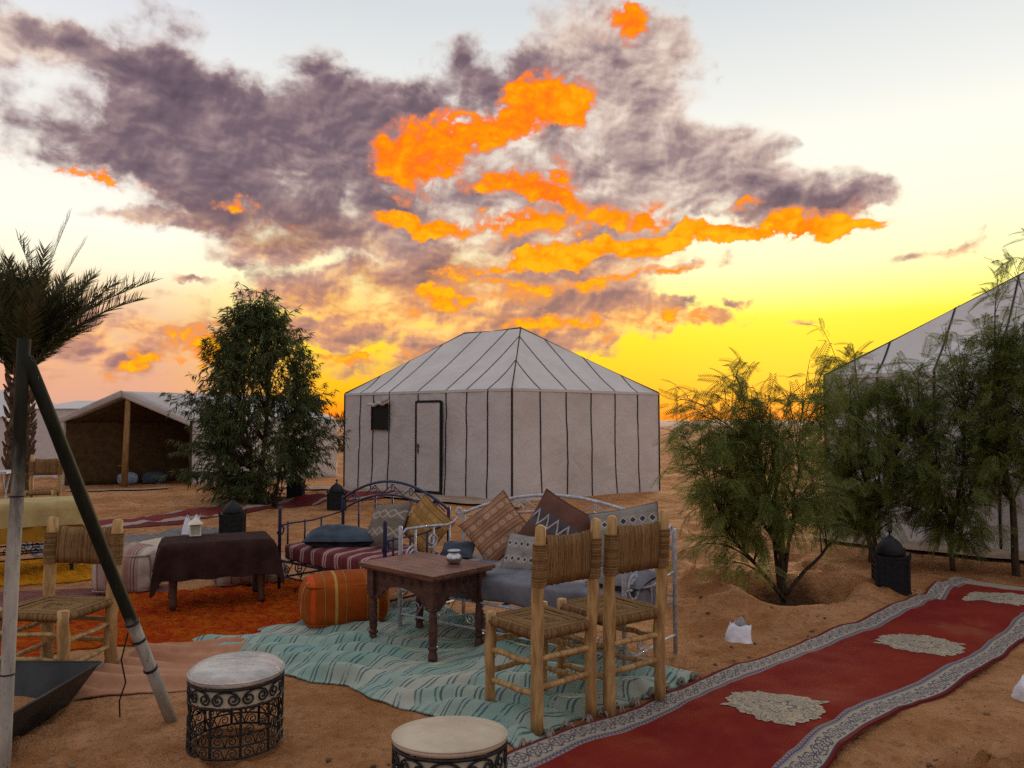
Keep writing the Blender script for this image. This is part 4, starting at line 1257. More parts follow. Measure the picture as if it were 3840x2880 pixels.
def medal_fn(nt, u, v, co):
    n = noise(nt, co, 90, 3, 0.7)
    beige = mixc(nt, n.smooth(0.4, 0.6), (0.42, 0.345, 0.235), (0.31, 0.25, 0.17))
    d = voro(nt, co, 17.0); e = voro(nt, co, 17.0, 'DISTANCE_TO_EDGE')
    grey = (0.105, 0.095, 0.105)
    ink = (d.lt(0.10) + (d - 0.30 - (n - 0.5) * 0.2).abs().lt(0.055) + e.lt(0.045) + (d - 0.5).abs().lt(0.03)).min(1.0)
    col = mixc(nt, ink * 0.7, beige, grey)
    r = ((u * u) + (v * v)).pow(0.5)
    col = mixc(nt, (r - 0.10 - (v.m('ARCTAN2', u) * 8.0).sin() * 0.02).abs().lt(0.008), col, grey)
    return col, n, 0.5, 0.004


M['medallion'] = uvmat('beige_flower_motif', medal_fn, 0.95, 0.1, 0.05)
for (mu, sz) in ((1.50, 0.285), (3.36, 0.285), (5.23, 0.285), (7.02, 0.27)):
    na, nr = 220, 9
    a = np.linspace(0, 2 * PI, na, endpoint=False)
    rim = sz * (0.86 + 0.085 * np.abs(np.sin(7 * a)) + 0.05 * np.abs(np.sin(17 * a + 1)) + 0.15 * np.exp(-((np.abs(np.sin(2 * a + 0.1)) - 1) / 0.012) ** 2))
    rr, aa = np.meshgrid(np.linspace(0.02, 1, nr), np.arange(na), indexing='ij')
    rad = rr * rim[aa]; du = rad * np.cos(a[aa]) * 1.02; dv = rad * np.sin(a[aa]) * 0.98
    V = runner_pt((mu + du).ravel(), (RW / 2 + 0.04 + dv).ravel()); V[:, 2] += 0.0035
    F = gridfaces(nr, na, True)
    o = npmesh('medallion', V, F[:, ::-1] if True else F, M['medallion'], runner, True, np.column_stack([du.ravel(), dv.ravel()]))


# the far runner that leads to the tent with the door
def far_runner_fn(nt, u, v, co):
    e = v.min(1.0 - v); n = noise(nt, co, 2, 4)
    red = mixc(nt, n.smooth(0.3, 0.7), (0.17, 0.018, 0.020), (0.13, 0.014, 0.016))
    col = mixc(nt, e.lt(0.19), red, (0.30, 0.235, 0.195))
    col = mixc(nt, e.lt(0.03), col, (0.12, 0.02, 0.02))
    return mixc(nt, noise(nt, co, 1.1, 5).smooth(0.5, 0.7) * 0.5, col, (0.28, 0.15, 0.075)), n, 0.4, 0.01


M['far_runner'] = uvmat('far_red_runner', far_runner_fn)
fo_, _ = rug('runner_carpet', 'far red runner carpet on the sand leading towards the tent with the door', 'carpet', [(-7.5, 11.0), (-2.9, 17.35), (-2.05, 16.65), (-6.7, 10.35)], M['far_runner'], 0.06, 0.025, 0.03, waves(0.8, 0.05, 64), 13, 0.04, group='red runner carpets')


# ------------------------------------------------------------------ woven chairs
def cyl_between(m, a, b, r0, r1, n=9, wob=0.004, seed=0):
    rg = np.random.RandomState(seed); a, b = Vector(a), Vector(b); P, rs = [], []
    for i in range(7):
        t = i / 6; P.append(a.lerp(b, t) + (Vector(rg.normal(size=3)) * wob if 0 < i < 6 else Vector((0, 0, 0)))); rs.append((r0 + (r1 - r0) * t) * (1 + 0.04 * rg.normal()))
    return m.tube(P, rs, n)


def make_chair(label):
    """local: back posts at y = 0, the seat runs to +y"""
    t = thing('woven_chair', label, 'chair', group='peeled wood chairs with woven cord seats')
    W, Dp, SH = 0.185, 0.40, 0.50
    lean = -0.035
    top = {}
    for k, sx in enumerate((-1, 1)):
        a = (sx * W, 0, 0); c = (sx * W, 0, SH); e = (sx * (W + 0.008), lean, 1.03)
        m = MB(); rg = np.random.RandomState(40 + k); P, rs = [], []
        for i in range(12):
            f = i / 11; z = 1.03 * f; y = 0 if z < SH - .1 else lean * ((z - SH + .1) / (1.03 - SH + .1)) ** 1.15
            P.append(Vector((sx * (W + 0.008 * f), y, z)) + Vector(rg.normal(size=3)) * 0.003); rs.append(0.032 + 0.0018 * rg.normal())
        rs[-1] = 0.026; P.append(P[-1] + Vector((0, -0.002, 0.010))); rs.append(0.014)
        m.tube(P, rs, 10).build('back_post', M['wood_peeled'], t, True)
        m = MB(); cyl_between(m, (sx * (W + 0.005), Dp, 0), (sx * (W + 0.0), Dp, SH + 0.025), 0.027, 0.028, 10, 0.003, 50 + k)
        m.build('front_leg', M['wood_peeled'], t, True)
    # stretchers: two per side
    s = 60
    for z in (0.17, 0.33):
        for sx in (-1, 1):
            s += 1; m = MB(); cyl_between(m, (sx * W, 0.0, z + 0.01), (sx * W, Dp, z - 0.01), 0.016, 0.017, 8, 0.003, s); m.build('stretcher', M['wood_peeled'], t, True)
    for (y, z) in ((0.0, 0.22), (Dp, 0.21), (Dp, 0.37), (0.0, 0.36)):
        s += 1; m = MB(); cyl_between(m, (-W, y, z), (W, y, z), 0.016, 0.017, 8, 0.003, s); m.build('stretcher', M['wood_peeled'], t, True)
    # seat: cord wrapped round the four rails, square spirals meeting on the diagonals
    m = MB(); n = 22
    for i in range(n):
        f = (i + 0.5) / n; w = (W + 0.012) * f; h = (Dp / 2 + 0.012) * f
        dz = 0.012 * (1 - f) * 0 - 0.022 * (1 - f) + (0.004 if i % 2 else 0)
        rg = np.random.RandomState(i)
        q = [(-w, -h), (w, -h), (w, h), (-w, h)]; P = []
        for k in range(4):
            a, b = q[k], q[(k + 1) % 4]
            for j in range(3):
                g = j / 3; P.append((a[0] + (b[0] - a[0]) * g, Dp / 2 + a[1] + (b[1] - a[1]) * g, SH + dz + 0.002 * rg.normal()))
        m.tube(P, 0.0058, 5, False, True)
    # rounded edges of cord over the rails
    for (a, b, cnt) in (((-W, 0), (W, 0), 40), ((-W, Dp), (W, Dp), 40), ((-W, 0), (-W, Dp), 42), ((W, 0), (W, Dp), 42)):
        for i in range(cnt):
            f = (i + 0.5) / cnt; x = a[0] + (b[0] - a[0]) * f; y = a[1] + (b[1] - a[1]) * f
            dx, dy = (b[1] - a[1]), -(b[0] - a[0]); l = math.hypot(dx, dy); dx, dy = dx / l, dy / l
            P = [(x + dx * 0.021 * math.cos(q), y + dy * 0.021 * math.cos(q), SH - 0.022 + 0.026 * math.sin(q)) for q in [k * PI / 3 for k in range(6)]]
            m.tube(P, 0.0052, 4, False, True)
    o = m.build('seat', M['rush'], t, True); o['kind'] = 'stuff'
    # back: upright cords wound over two rails, and the winding round each post
    m = MB(); z0, z1 = 0.73, 0.985; cnt = 44
    def yb(z): return lean * ((z - SH + .1) / (1.03 - SH + .1)) ** 1.15
    for i in range(cnt):
        x = -W + 0.036 + (2 * W - 0.072) * i / (cnt - 1); rg = np.random.RandomState(300 + i)
        for sy in (-0.014, 0.014):
            P = [(x + 0.0015 * rg.normal(), yb(z) + sy * (1.0 if 0 < k < 5 else 0.25) - 0.012 * math.sin(PI * k / 5) * 0, z + 0.002 * rg.normal()) for k, z in enumerate(np.linspace(z0, z1 - 0.012 * math.sin(PI * i / cnt), 6))]
            m.tube(P, 0.0050, 5)
    for sx in (-1, 1):
        for i in range(26):
            z = z0 + 0.005 + (z1 - 0.05 - z0) * i / 25
            P = [(sx * (W + 0.005) + 0.037 * math.cos(q), yb(z) + 0.037 * math.sin(q), z) for q in [k * PI / 4 for k in range(8)]]
            m.tube(P, 0.0052, 4, False, True)
    o = m.build('woven_back', M['rush'], t, True); o['kind'] = 'stuff'
    return t


chair = make_chair('woven cord chair nearest the camera, between the round stools and the second chair')
chair.location = (0.275, 4.065, gz(0.275, 4.065) + 0.03); chair.rotation_euler = (0, 0, R(38))
for (x, y, rz, s, lb, dz) in ((0.685, 4.345, 35, 1.03, 'woven cord chair beside the red runner, its back against the white daybed', 0.03),
                              (-2.79, 5.02, 171, (1.22, 1.05, 0.93), 'woven cord chair facing the camera behind the black fire tray', 0.0),
                              (-7.25, 12.0, 200, 1.0, 'far woven chair beside the folding table under the palm', 0.0)):
    c = copy_tree(chair); c.location = (x, y, gz(x, y) + dz); c.rotation_euler = (0, 0, R(rz)); c.scale = s if isinstance(s, tuple) else (s,) * 3; c['label'] = lb


# ------------------------------------------------------------------ round iron stools
def make_stool(label, film):
    t = thing('iron_stool', label, 'stool', group='round wrought iron stools')
    r = 0.222
    cr = lambda a, z, rr=r: (rr * math.cos(a), rr * math.sin(a), z)
    m = MB(); k = 1.0 if film else 0.42; prof = [(0.03, 0.325), (r - 0.012, 0.325), (r + 0.004, 0.335), (r + 0.006, 0.35), (r - 0.006, 0.35 + 0.018 * k), (r * 0.85, 0.35 + 0.035 * k), (r * 0.6, 0.35 + 0.046 * k), (r * 0.3, 0.35 + 0.05 * k), (0.01, 0.35 + 0.051 * k)]
    m.lathe(prof, 48); cu = m.build('cushion', M['plastic_film'] if film else M['cream_vinyl'], t, True)
    MB().tube([cr(a, 0.352, r + 0.003) for a in np.linspace(0, 2 * PI, 48, endpoint=False)], 0.005, 5, False, True).build('piping', M['plastic_film'] if film else M['cream_vinyl'], cu, True)
    for z, rad in ((0.322, 0.007), (0.235, 0.006), (0.115, 0.005), (0.062, 0.005), (0.008, 0.006)):
        MB().tube([cr(a, z) for a in np.linspace(0, 2 * PI, 48, endpoint=False)], rad, 6, False, True).build('ring', M['black_iron'], t, True)
    m = MB(); n = 48; m.v = [cr(2 * PI * i / n, z, r - 0.010) for z in (0.24, 0.32) for i in range(n)]; m.f = [(i, (i + 1) % n, n + (i + 1) % n, n + i) for i in range(n)]
    m.build('liner', M['cream_liner'], t, True)

    def onring(pts2):      # (arc length, height) -> on the cylinder
        return [cr(s / r, z) for s, z in pts2]
    nb = 10; step = 2 * PI * r / nb

    def scroll2(s0, z0, size, sx, sz, turns=1.35, tail=None):
        P = []
        for i in range(22):
            f = i / 21; a = turns * 2 * PI * f; q = size * (1 - 0.78 * f)
            P.append((s0 + sx * (-q * math.cos(a)), z0 + sz * q * math.sin(a)))
        return P
    protos = {}

    def part(nm, key, pts2, rad, k, n=5):
        """the same bent bar turned to each bay of the stool"""
        if key not in protos:
            o = MB().tube(onring(pts2), rad, n).build(nm, M['black_iron'], t, True); protos[key] = o
        else:
            o = link(nm, protos[key].data, None, t)
        o.rotation_euler = (0, 0, 2 * PI * k / nb)
    for k in range(nb):
        # scroll band: a C of two inward curls in every bay
        c = step / 2
        P = scroll2(c * 0.50, 0.278, 0.028, 1, -1)[::-1]; Q = scroll2(c * 1.5, 0.278, 0.028, -1, -1)
        arch = [(c * 0.50 - 0.028 + (c + 0.056) * i / 10, 0.278 + 0.036 * math.sin(PI * (0.0 + i / 10)) ** 0.5) for i in range(1, 10)]
        part('band_scroll', 'band', P + arch + Q, 0.0048, k)
        # flat uprights
        if 'bar' not in protos:
            mb = MB(); mb.box((r, 0, 0.12), (0.005, 0.013, 0.23)); protos['bar'] = mb.build('upright', M['black_iron'], t)
            o = protos['bar']
        else: o = link('upright', protos['bar'].data, None, t)
        o.rotation_euler = (0, 0, 2 * PI * k / nb)
        # arch under the band, and the lower scrolls
        part('arch', 'arch', [(0.012 + (step - 0.024) * i / 12, 0.165 + 0.066 * math.sin(PI * i / 12) ** 0.6) for i in range(13)], 0.004, k)
        part('scroll', 's1', [(0.012, 0.105)] + scroll2(c * 0.62, 0.135, 0.022, 1, 1), 0.0029, k)
        part('scroll', 's2', [(step - 0.012, 0.105)] + scroll2(c * 1.38, 0.150, 0.022, -1, 1), 0.0029, k)
        part('scroll', 's3', [(c, 0.062)] + scroll2(c * 0.55, 0.088, 0.024, -1, 1), 0.0029, k)
        part('scroll', 's4', [(c, 0.062)] + scroll2(c * 1.45, 0.088, 0.024, 1, 1), 0.0029, k)
        part('scroll', 's5', [(c, 0.006)] + scroll2(c * 0.5, 0.032, 0.024, -1, 1), 0.0029, k)
        part('scroll', 's6', [(c, 0.006)] + scroll2(c * 1.5, 0.032, 0.024, 1, 1), 0.0029, k)
    return t


st1 = make_stool('round black iron scrollwork stool with a plastic wrapped white seat, standing on bare sand', True)
st1.location = (-1.36, 3.86, gz(-1.36, 3.86) + 0.02); st1.rotation_euler = (0, 0, R(7))
st2 = make_stool('round black iron scrollwork stool with a plain cream seat, cut off by the bottom edge', False)
st2.location = (-0.245, 3.07, 0.012); st2.rotation_euler = (R(-5), 0, 0); st2.scale = (1.0, 1.0, 1.0)


# ------------------------------------------------------------------ tables
def carved_table():
    t = thing('carved_table', 'dark carved wooden table with turned legs on the mint blanket, a silver pot on it', 'table', (-0.60, 5.43, gz(-0.6, 5.43) + 0.035), 0)
    ax = math.degrees(math.atan2(0.44, -0.49)) + 180            # long side runs left-back to right-front
    t.rotation_euler = (0, 0, R(ax))
    L, Wd, H = 0.62, 0.43, 0.565
    b = MB(); b.box((0, 0, H - 0.012), (L + 0.16, Wd + 0.15, 0.024)); b.box((0, 0, H - 0.031), (L + 0.13, Wd + 0.12, 0.014))
    b.build('tabletop', M['carved_top'], t)
    for k, (sx, sy) in enumerate(((-1, -1), (1, -1), (1, 1), (-1, 1))):
        m = MB(); x, y = sx * L / 2, sy * Wd / 2
        m.box((x, y, 0.435), (0.066, 0.066, 0.18))
        m.lathe([(0.030, 0.345), (0.036, 0.335), (0.030, 0.322), (0.024, 0.312), (0.028, 0.26), (0.031, 0.20), (0.028, 0.12), (0.024, 0.10), (0.034, 0.092), (0.034, 0.08), (0.025, 0.068), (0.029, 0.055), (0.033, 0.02), (0.03, 0.0)], 12, (x, y, 0))
        m.build('leg', M['carved_wood'], t)

    def apron(a, b_, off, nm='apron'):
        """board with a scalloped lower edge"""
        a, b_ = Vector(a), Vector(b_); d = b_ - a; ln = d.length; u = d / ln; o = Vector((-u.y, u.x, 0)) * 0.011; n = 40; m = MB()
        for i in range(n + 1):
            f = i / n; e = min(f, 1 - f) * ln
            drop = 0.12
            if e < 0.13: drop = 0.12 + 0.085 * (0.5 + 0.5 * math.cos(PI * e / 0.13)) + 0.012 * abs(math.sin(e * 70))
            else: drop = 0.12 - 0.022 * math.sin(PI * (e - 0.13) / max(0.01, ln / 2 - 0.13) * 0.5)
            p = a + u * (ln * f)
            for s in (-1, 1):
                m.v.append(tuple(p + o * s + Vector((0, 0, H - 0.038)))); m.v.append(tuple(p + o * s + Vector((0, 0, H - 0.038 - drop))))
        for i in range(n):
            q = 4 * i; m.f += [(q, q + 4, q + 5, q + 1), (q + 2, q + 3, q + 7, q + 6), (q + 1, q + 5, q + 7, q + 3), (q, q + 2, q + 6, q + 4)]
        ob = m.build(nm, M['carved_wood'], t)
        # carved rosettes along it
        for j in range(5):
            f = 0.16 + 0.68 * j / 4; p = a + u * (ln * f) + Vector((0, 0, H - 0.085)); w = Vector((o.x, o.y, 0)).normalized() * off
            rm = MB()
            for q in range(8):
                an = q * PI / 4; c = p + w * 0.0125 + u * (0.017 * math.cos(an)) + Vector((0, 0, 0.017 * math.sin(an)))
                rm.box(c, (0.012, 0.007, 0.012))
            rm.box(p + w * 0.0125, (0.014, 0.010, 0.014))
            rm.build('carving', M['carved_wood'], ob)
    x, y = L / 2, Wd / 2
    apron((-x + .03, -y, 0), (x - .03, -y, 0), -1); apron((x, -y + .03, 0), (x, y - .03, 0), -1)
    apron((x - .03, y, 0), (-x + .03, y, 0), -1); apron((-x, y - .03, 0), (-x, -y + .03, 0), -1)
    return t


ct = carved_table()
pot = thing('silver_pot', 'small round silver pot with a flared rim on the carved table', 'pot', (-0.405, 5.42, ct.location.z + 0.565))
MB().lathe([(0.005, 0.002), (0.034, 0.001), (0.040, 0.006), (0.056, 0.028), (0.059, 0.044), (0.050, 0.060), (0.036, 0.070), (0.034, 0.076), (0.044, 0.088), (0.045, 0.092), (0.040, 0.090), (0.031, 0.076), (0.034, 0.066), (0.050, 0.046), (0.03, 0.012), (0.005, 0.010)], 28).build('bowl', M['silver'], pot, True)
MB().tube([(0.044 * math.cos(a), 0.044 * math.sin(a), 0.0905) for a in np.linspace(0, 2 * PI, 28, endpoint=False)], 0.0035, 6, False, True).build('rim', M['silver'], pot, True)


def drape(name, label, L, Wd, H, hang, m, seed, loc, rz, res=0.025, cornerdrop=0.16, gather=0.03):
    """a square cloth over a box top: grid folded down at the edges, corners hanging as points"""
    nu, nv = int((L + 2 * hang) / res), int((Wd + 2 * hang) / res)
    s, t = np.meshgrid(np.linspace(-(L / 2 + hang), L / 2 + hang, nu), np.linspace(-(Wd / 2 + hang), Wd / 2 + hang, nv), indexing='ij')
    s, t = s.ravel(), t.ravel()
    ox = np.maximum(np.abs(s) - L / 2, 0); oy = np.maximum(np.abs(t) - Wd / 2, 0)
    d = np.hypot(ox, oy); over = np.minimum(d, 9)
    x = np.clip(s, -L / 2, L / 2); y = np.clip(t, -Wd / 2, Wd / 2)
    nx = np.where(d > 1e-6, ox / np.maximum(d, 1e-6), 0) * np.sign(s); ny = np.where(d > 1e-6, oy / np.maximum(d, 1e-6), 0) * np.sign(t)
    along = np.where(ox > oy, y, x)
    corner = np.minimum(ox, oy) / (d + 1e-6)
    flare = over * 0.10 + 0.018 * np.clip(over / 0.05, 0, 1) + gather * np.clip(over / hang, 0, 1) * np.sin(along * 26 + seed + 3 * fbm(along * 3, over * 2, seed, 2)) + 0.05 * corner * np.clip(over / hang, 0, 1.4)
    X = x + nx * flare; Y = y + ny * flare
    rounde = 0.012 * np.exp(-(np.minimum(L / 2 - np.abs(x), Wd / 2 - np.abs(y)) / 0.02) ** 2)
    Z = H + 0.006 - over * 0.985 - rounde * (over < 1e-6) - 0.012 * (over > 0) + 0.006 * fbm(s * 5, t * 5, seed, 3)
    V = np.column_stack([X, Y, Z]); V2 = V.copy(); V2[:, 2] -= 0.004; V2[:, 0] -= nx * 0.005; V2[:, 1] -= ny * 0.005
    F = gridfaces(nu, nv); K = nu * nv
    o = npmesh(name, np.vstack([V, V2]), np.vstack([F, F[:, ::-1] + K]), m, None, True, np.vstack([np.column_stack([s, t])] * 2))
    o.location = loc; o.rotation_euler = (0, 0, R(rz)); return o


# low table under a dark cloth
dx, dy = -2.54, 6.68
rz_d = math.degrees(math.atan2(0.33, 0.72))
zt = gz(dx, dy) + 0.05
t = thing('low_table', 'low wooden table standing on the red rug, hidden under a dark brown cloth', 'table', (dx, dy, zt), rz_d)
for sx in (-1, 1):
    for sy in (-1, 1):
        MB().lathe([(0.024, 0.0), (0.030, 0.02), (0.034, 0.05), (0.028, 0.08), (0.032, 0.2), (0.036, 0.44), (0.03, 0.50)], 10, (sx * 0.345, sy * 0.205, 0)).build('leg', M['carved_wood'], t, True)
MB().box((0, 0, 0.505), (0.84, 0.50, 0.05)).build('tabletop', M['carved_wood'], t)
cl = drape('tablecloth', '', 0.87, 0.53, 0.535, 0.28, M['dark_cloth'], 3, (dx, dy, zt), rz_d, gather=0.028)
setp(cl, 'dark brown cloth hanging over the low table, a tiny white lantern standing on it', 'tablecloth')
lan = thing('candle_lantern', 'tiny white house shaped candle lantern on the dark brown tablecloth', 'lantern', (-2.76, 6.75, zt + 0.545), 24, group='lanterns')
lm_ = MB(); lm_.box((0, 0, 0.006), (0.095, 0.095, 0.012)); lm_.build('base', M['white_metal'], lan)
for sx in (-1, 1):
    for sy in (-1, 1): MB().box((sx * 0.040, sy * 0.040, 0.056), (0.010, 0.010, 0.09)).build('corner_post', M['white_metal'], lan)
for (c, s) in (((0.04, 0, .056), (.003, .07, .086)), ((-0.04, 0, .056), (.003, .07, .086)), ((0, 0.04, .056), (.07, .003, .086)), ((0, -0.04, .056), (.07, .003, .086))): MB().box(c, s).build('pane', M['glass'], lan)
rf_ = MB(); rf_.v = [(-.062, -.062, .10), (.062, -.062, .10), (.062, .062, .10), (-.062, .062, .10), (0, 0, .158)]; rf_.f = [(3, 2, 1, 0), (0, 1, 4), (1, 2, 4), (2, 3, 4), (3, 0, 4)]
rf_.build('roof', M['white_metal'], lan)

# khaki covered iron table at the left edge
kx, ky = -5.55, 7.75
rz_k = math.degrees(math.atan2(0.50, 0.85))
kz = gz(kx, ky)
t = thing('iron_table', 'iron table with scrolled side rails at the left edge, under khaki and mustard cloths', 'table', (kx, ky, kz), rz_k)
for sx in (-1, 1):
    for sy in (-1, 1): MB().box((sx * 1.0, sy * 0.22, 0.36), (0.035, 0.035, 0.72)).build('leg', M['black_iron'], t)
MB().box((0, 0, 0.725), (2.1, 0.52, 0.03)).build('tabletop', M['black_iron'], t)
for sy in (-1, 1):
    for z in (0.33, 0.27, 0.185): MB().tube([(-1, sy * 0.22, z), (1, sy * 0.22, z)], 0.008, 5).build('rail', M['black_iron'], t)
    for i in range(16):
        x = -0.92 + 1.84 * i / 15
        MB().tube(spiral((x, sy * 0.22, 0.265), (1, 0, 0), (0, 0, 1), 0.05, 0.012, 1.4, i), 0.005, 5).build('scroll', M['black_iron'], t, True)
c1 = setp(drape('tablecloth', '', 2.12, 0.54, 0.745, 0.37, M['mustard'], 9, (kx, ky, kz), rz_k, gather=0.02), 'mustard under cloth on the iron table at the left edge', 'tablecloth')
c2 = setp(drape('tablecloth', '', 2.16, 0.58, 0.762, 0.235, M['khaki'], 12, (kx, ky, kz), rz_k, gather=0.012), 'pale khaki top cloth on the table at the left edge', 'tablecloth')

# folding table under the palm
t = thing('folding_table', 'white topped folding table with crossed metal legs at the far left', 'table', (-8.75, 12.6, gz(-8.75, 12.6)), 20)
MB().box((0, 0, 0.78), (1.0, 0.6, 0.035)).build('tabletop', M['white_iron'], t)
for sx in (-1, 1):
    for a in (-1, 1): MB().tube([(sx * 0.42, a * 0.25, 0.0), (sx * 0.42, 0, 0.4), (sx * 0.42, -a * 0.25, 0.77)], 0.014, 6).build('leg', M['white_iron'], t)
b = MB(); pr = [(0.02, 0), (0.22, 0.0), (0.27, 0.10), (0.24, 0.24), (0.15, 0.36), (0.04, 0.44)]
b.lathe(pr, 20); b.v = [(x * (1 + 0.12 * math.sin(5 * math.atan2(y, x) + z * 9)), y * (1 + 0.1 * math.sin(4 * math.atan2(y, x) + 2)), z) for x, y, z in b.v]
o = b.build('cloth_bundle', M['pale_cloth'], None, True); o.location = (-8.72, 12.6, gz(-8.75, 12.6) + 0.80)
setp(o, 'pale blue cloth bundle on the folding table at the left edge', 'bundle')


# ------------------------------------------------------------------ iron daybeds
def daybed(label, loc, rz, L, Dp, m, H, arch, style):
    """local: back-left foot at the origin, x along the back, the seat runs to -y"""
    t = thing('iron_daybed', label, 'daybed', loc, rz, group='iron daybeds')
    r = 0.016
    for (x, y, h) in ((0, 0, H), (L, 0, H), (0, -Dp, H - 0.05), (L, -Dp, H - 0.05)):
        p = MB().tube([(x, y, 0), (x, y, h - 0.02), (x, y, h)], [r, r, r * 0.75], 8).build('post', m, t, True)
    N = 24

    def arc(base, rise): return [(L * i / N, 0, base + rise * math.sin(PI * i / N) ** 0.85) for i in range(N + 1)]
    MB().tube(arc(H - 0.03, arch), 0.013, 7).build('back_arch', m, t, True)
    MB().tube(arc(H - 0.14, arch * 0.93), 0.011, 7).build('back_arch', m, t, True)
    MB().tube([(0, 0, 0.40), (L, 0, 0.40)], 0.010, 6).build('back_rail', m, t, True)
    nb = 6 if style == 'blue' else 5
    for i in range(1, nb):
        f = i / nb; MB().tube([(L * f, 0, 0.40), (L * f, 0, H - 0.14 + arch * 0.93 * math.sin(PI * f) ** 0.85)], 0.009, 6).build('back_bar', m, t, True)
    for i, f in enumerate((0.12, 0.33, 0.5, 0.67, 0.88)):
        z = H - 0.085 + arch * 0.965 * math.sin(PI * f) ** 0.85
        sg = 1 if f < 0.5 else -1
        MB().tube(spiral((L * f, 0, z), (sg, 0, 0), (0, 0, 1), 0.038, 0.008, 1.3, 1.2), 0.005, 5).build('scroll', m, t, True)
        MB().tube([(L * (f - .09), 0, z - 0.03 - .02), (L * f, 0, z + 0.036), (L * (f + .09), 0, z - 0.05)], 0.005, 5).build('tendril', m, t, True)
    for x in (0, L):                                            # the two ends
        if style == 'white':
            P = [(x, -Dp, H - 0.13), (x, -Dp + 0.06, H - 0.08), (x, -Dp * 0.6, H - 0.085), (x, -Dp * 0.28, H - 0.10), (x, -0.12, H - 0.08), (x, -0.05, H - 0.03)] + spiral((x, -0.075, H - 0.01), (0, 1, 0), (0, 0, 1), 0.04, 0.012, 0.8, 0.2, 10)
            MB().tube(P, 0.010, 6).build('arm_rail', m, t, True)
            MB().tube([(x, -Dp, H - 0.30), (x, -Dp * 0.45, H - 0.33), (x, 0, H - 0.29)], 0.008, 6).build('arm_rail', m, t, True)
            for yy in (-Dp * 0.78, -Dp * 0.5, -Dp * 0.24): MB().tube([(x, yy, 0.40), (x, yy, H - 0.09)], 0.008, 6).build('arm_bar', m, t, True)
            MB().tube(spiral((x, -Dp * 0.82, H - 0.30), (0, 1, 0), (0, 0, 1), 0.085, 0.045, 1.15, 1.6), 0.008, 6).build('arm_scroll', m, t, True)
            MB().tube(spiral((x, -Dp * 0.52, H - 0.20), (0, 1, 0), (0, 0, 1), 0.062, 0.02, 1.4, 4.0), 0.008, 6).build('arm_scroll', m, t, True)
        else:
            za = 0.60
            MB().tube(spiral((x, -Dp + 0.0, za - 0.03), (0, 1, 0), (0, 0, 1), 0.025, 0.05, 0.7, 3.2, 10) + [(x, -Dp + 0.12, za + 0.03), (x, -Dp * 0.5, za + 0.035), (x, 0, za + 0.09)], 0.008, 6).build('arm_rail', m, t, True)
            for yy in (-Dp * 0.88, -Dp * 0.62, -Dp * 0.36): MB().tube([(x, yy, 0.36), (x, yy, za + 0.05)], 0.009, 6).build('arm_bar', m, t, True)
        MB().tube([(x, -Dp, 0.14), (x, 0, 0.14)], 0.010, 6).build('end_rail', m, t, True)
        for yy in (-Dp * 0.7, -Dp * 0.35): MB().tube(spiral((x, yy, 0.20), (0, 1, 0), (0, 0, 1), 0.05, 0.012, 1.4, yy * 9), 0.006, 5).build('end_scroll', m, t, True)
    zs = 0.345 if style == 'white' else 0.30
    for y in (0, -Dp): MB().tube([(0, y, zs), (L, y, zs)], 0.012, 6).build('seat_rail', m, t, True)
    MB().tube([(0, -Dp, 0.16), (L, -Dp, 0.16)], 0.009, 6).build('front_rail', m, t, True)
    for i in range(7):
        x = L * (0.08 + 0.84 * i / 6)
        MB().box((x, -Dp / 2, zs), (0.03, Dp, 0.012)).build('bed_slat', m, t)
        if i < 6: MB().tube([(x, -Dp, 0.16), (x + L * 0.035, -Dp, 0.24), (x + L * 0.07, -Dp, zs)], 0.005, 5).build('tendril', m, t, True)
        MB().tube(spiral((x, -Dp, 0.225), (1, 0, 0), (0, 0, 1), 0.045, 0.01, 1.4, i * 1.1), 0.005, 5).build('scroll', m, t, True)
    return t


def soft_box(sx, sy, sz, n=18, bulge=0.02, sq=5.0, seed=0, amp=0.008):
    """a stuffed rounded box, uv over each side in metres"""
    V, F, UV = [], [], []
    for ax, sg in ((0, 1), (0, -1), (1, 1), (1, -1), (2, 1), (2, -1)):
        g = np.linspace(-1, 1, n); a, b = np.meshgrid(g, g, indexing='ij'); a, b = a.ravel(), b.ravel(); c = np.full_like(a, sg)
        p = np.zeros((n * n, 3)); o = [(1, 2), (2, 0), (0, 1)][ax]
        p[:, ax] = c; p[:, o[0]] = a * sg; p[:, o[1]] = b
        nrm = (np.abs(p) ** sq).sum(1) ** (1 / sq)
        q = p / nrm[:, None]
        hs = np.array((sx, sy, sz)) / 2
        w = q * hs
        bul = np.zeros_like(w); bul[:, ax] = sg * bulge * (1 - a * a) * (1 - b * b)
        w = w + bul
        w = w + (amp * fbm(w[:, 0] * 7 + w[:, 2] * 5, w[:, 1] * 7 - w[:, 2] * 4, seed, 3))[:, None] * p
        base = len(V) * 0 + sum(len(x) for x in V)
        V.append(w)
        UV.append(np.column_stack([w[:, 0] if ax != 0 else w[:, 1], w[:, 2] if ax != 2 else w[:, 1]]) if ax != 2 else np.column_stack([w[:, 0], w[:, 1] + 5]))
        f = gridfaces(n, n) + base
        F.append(f)
    return np.vstack(V), np.vstack(F), np.vstack(UV)


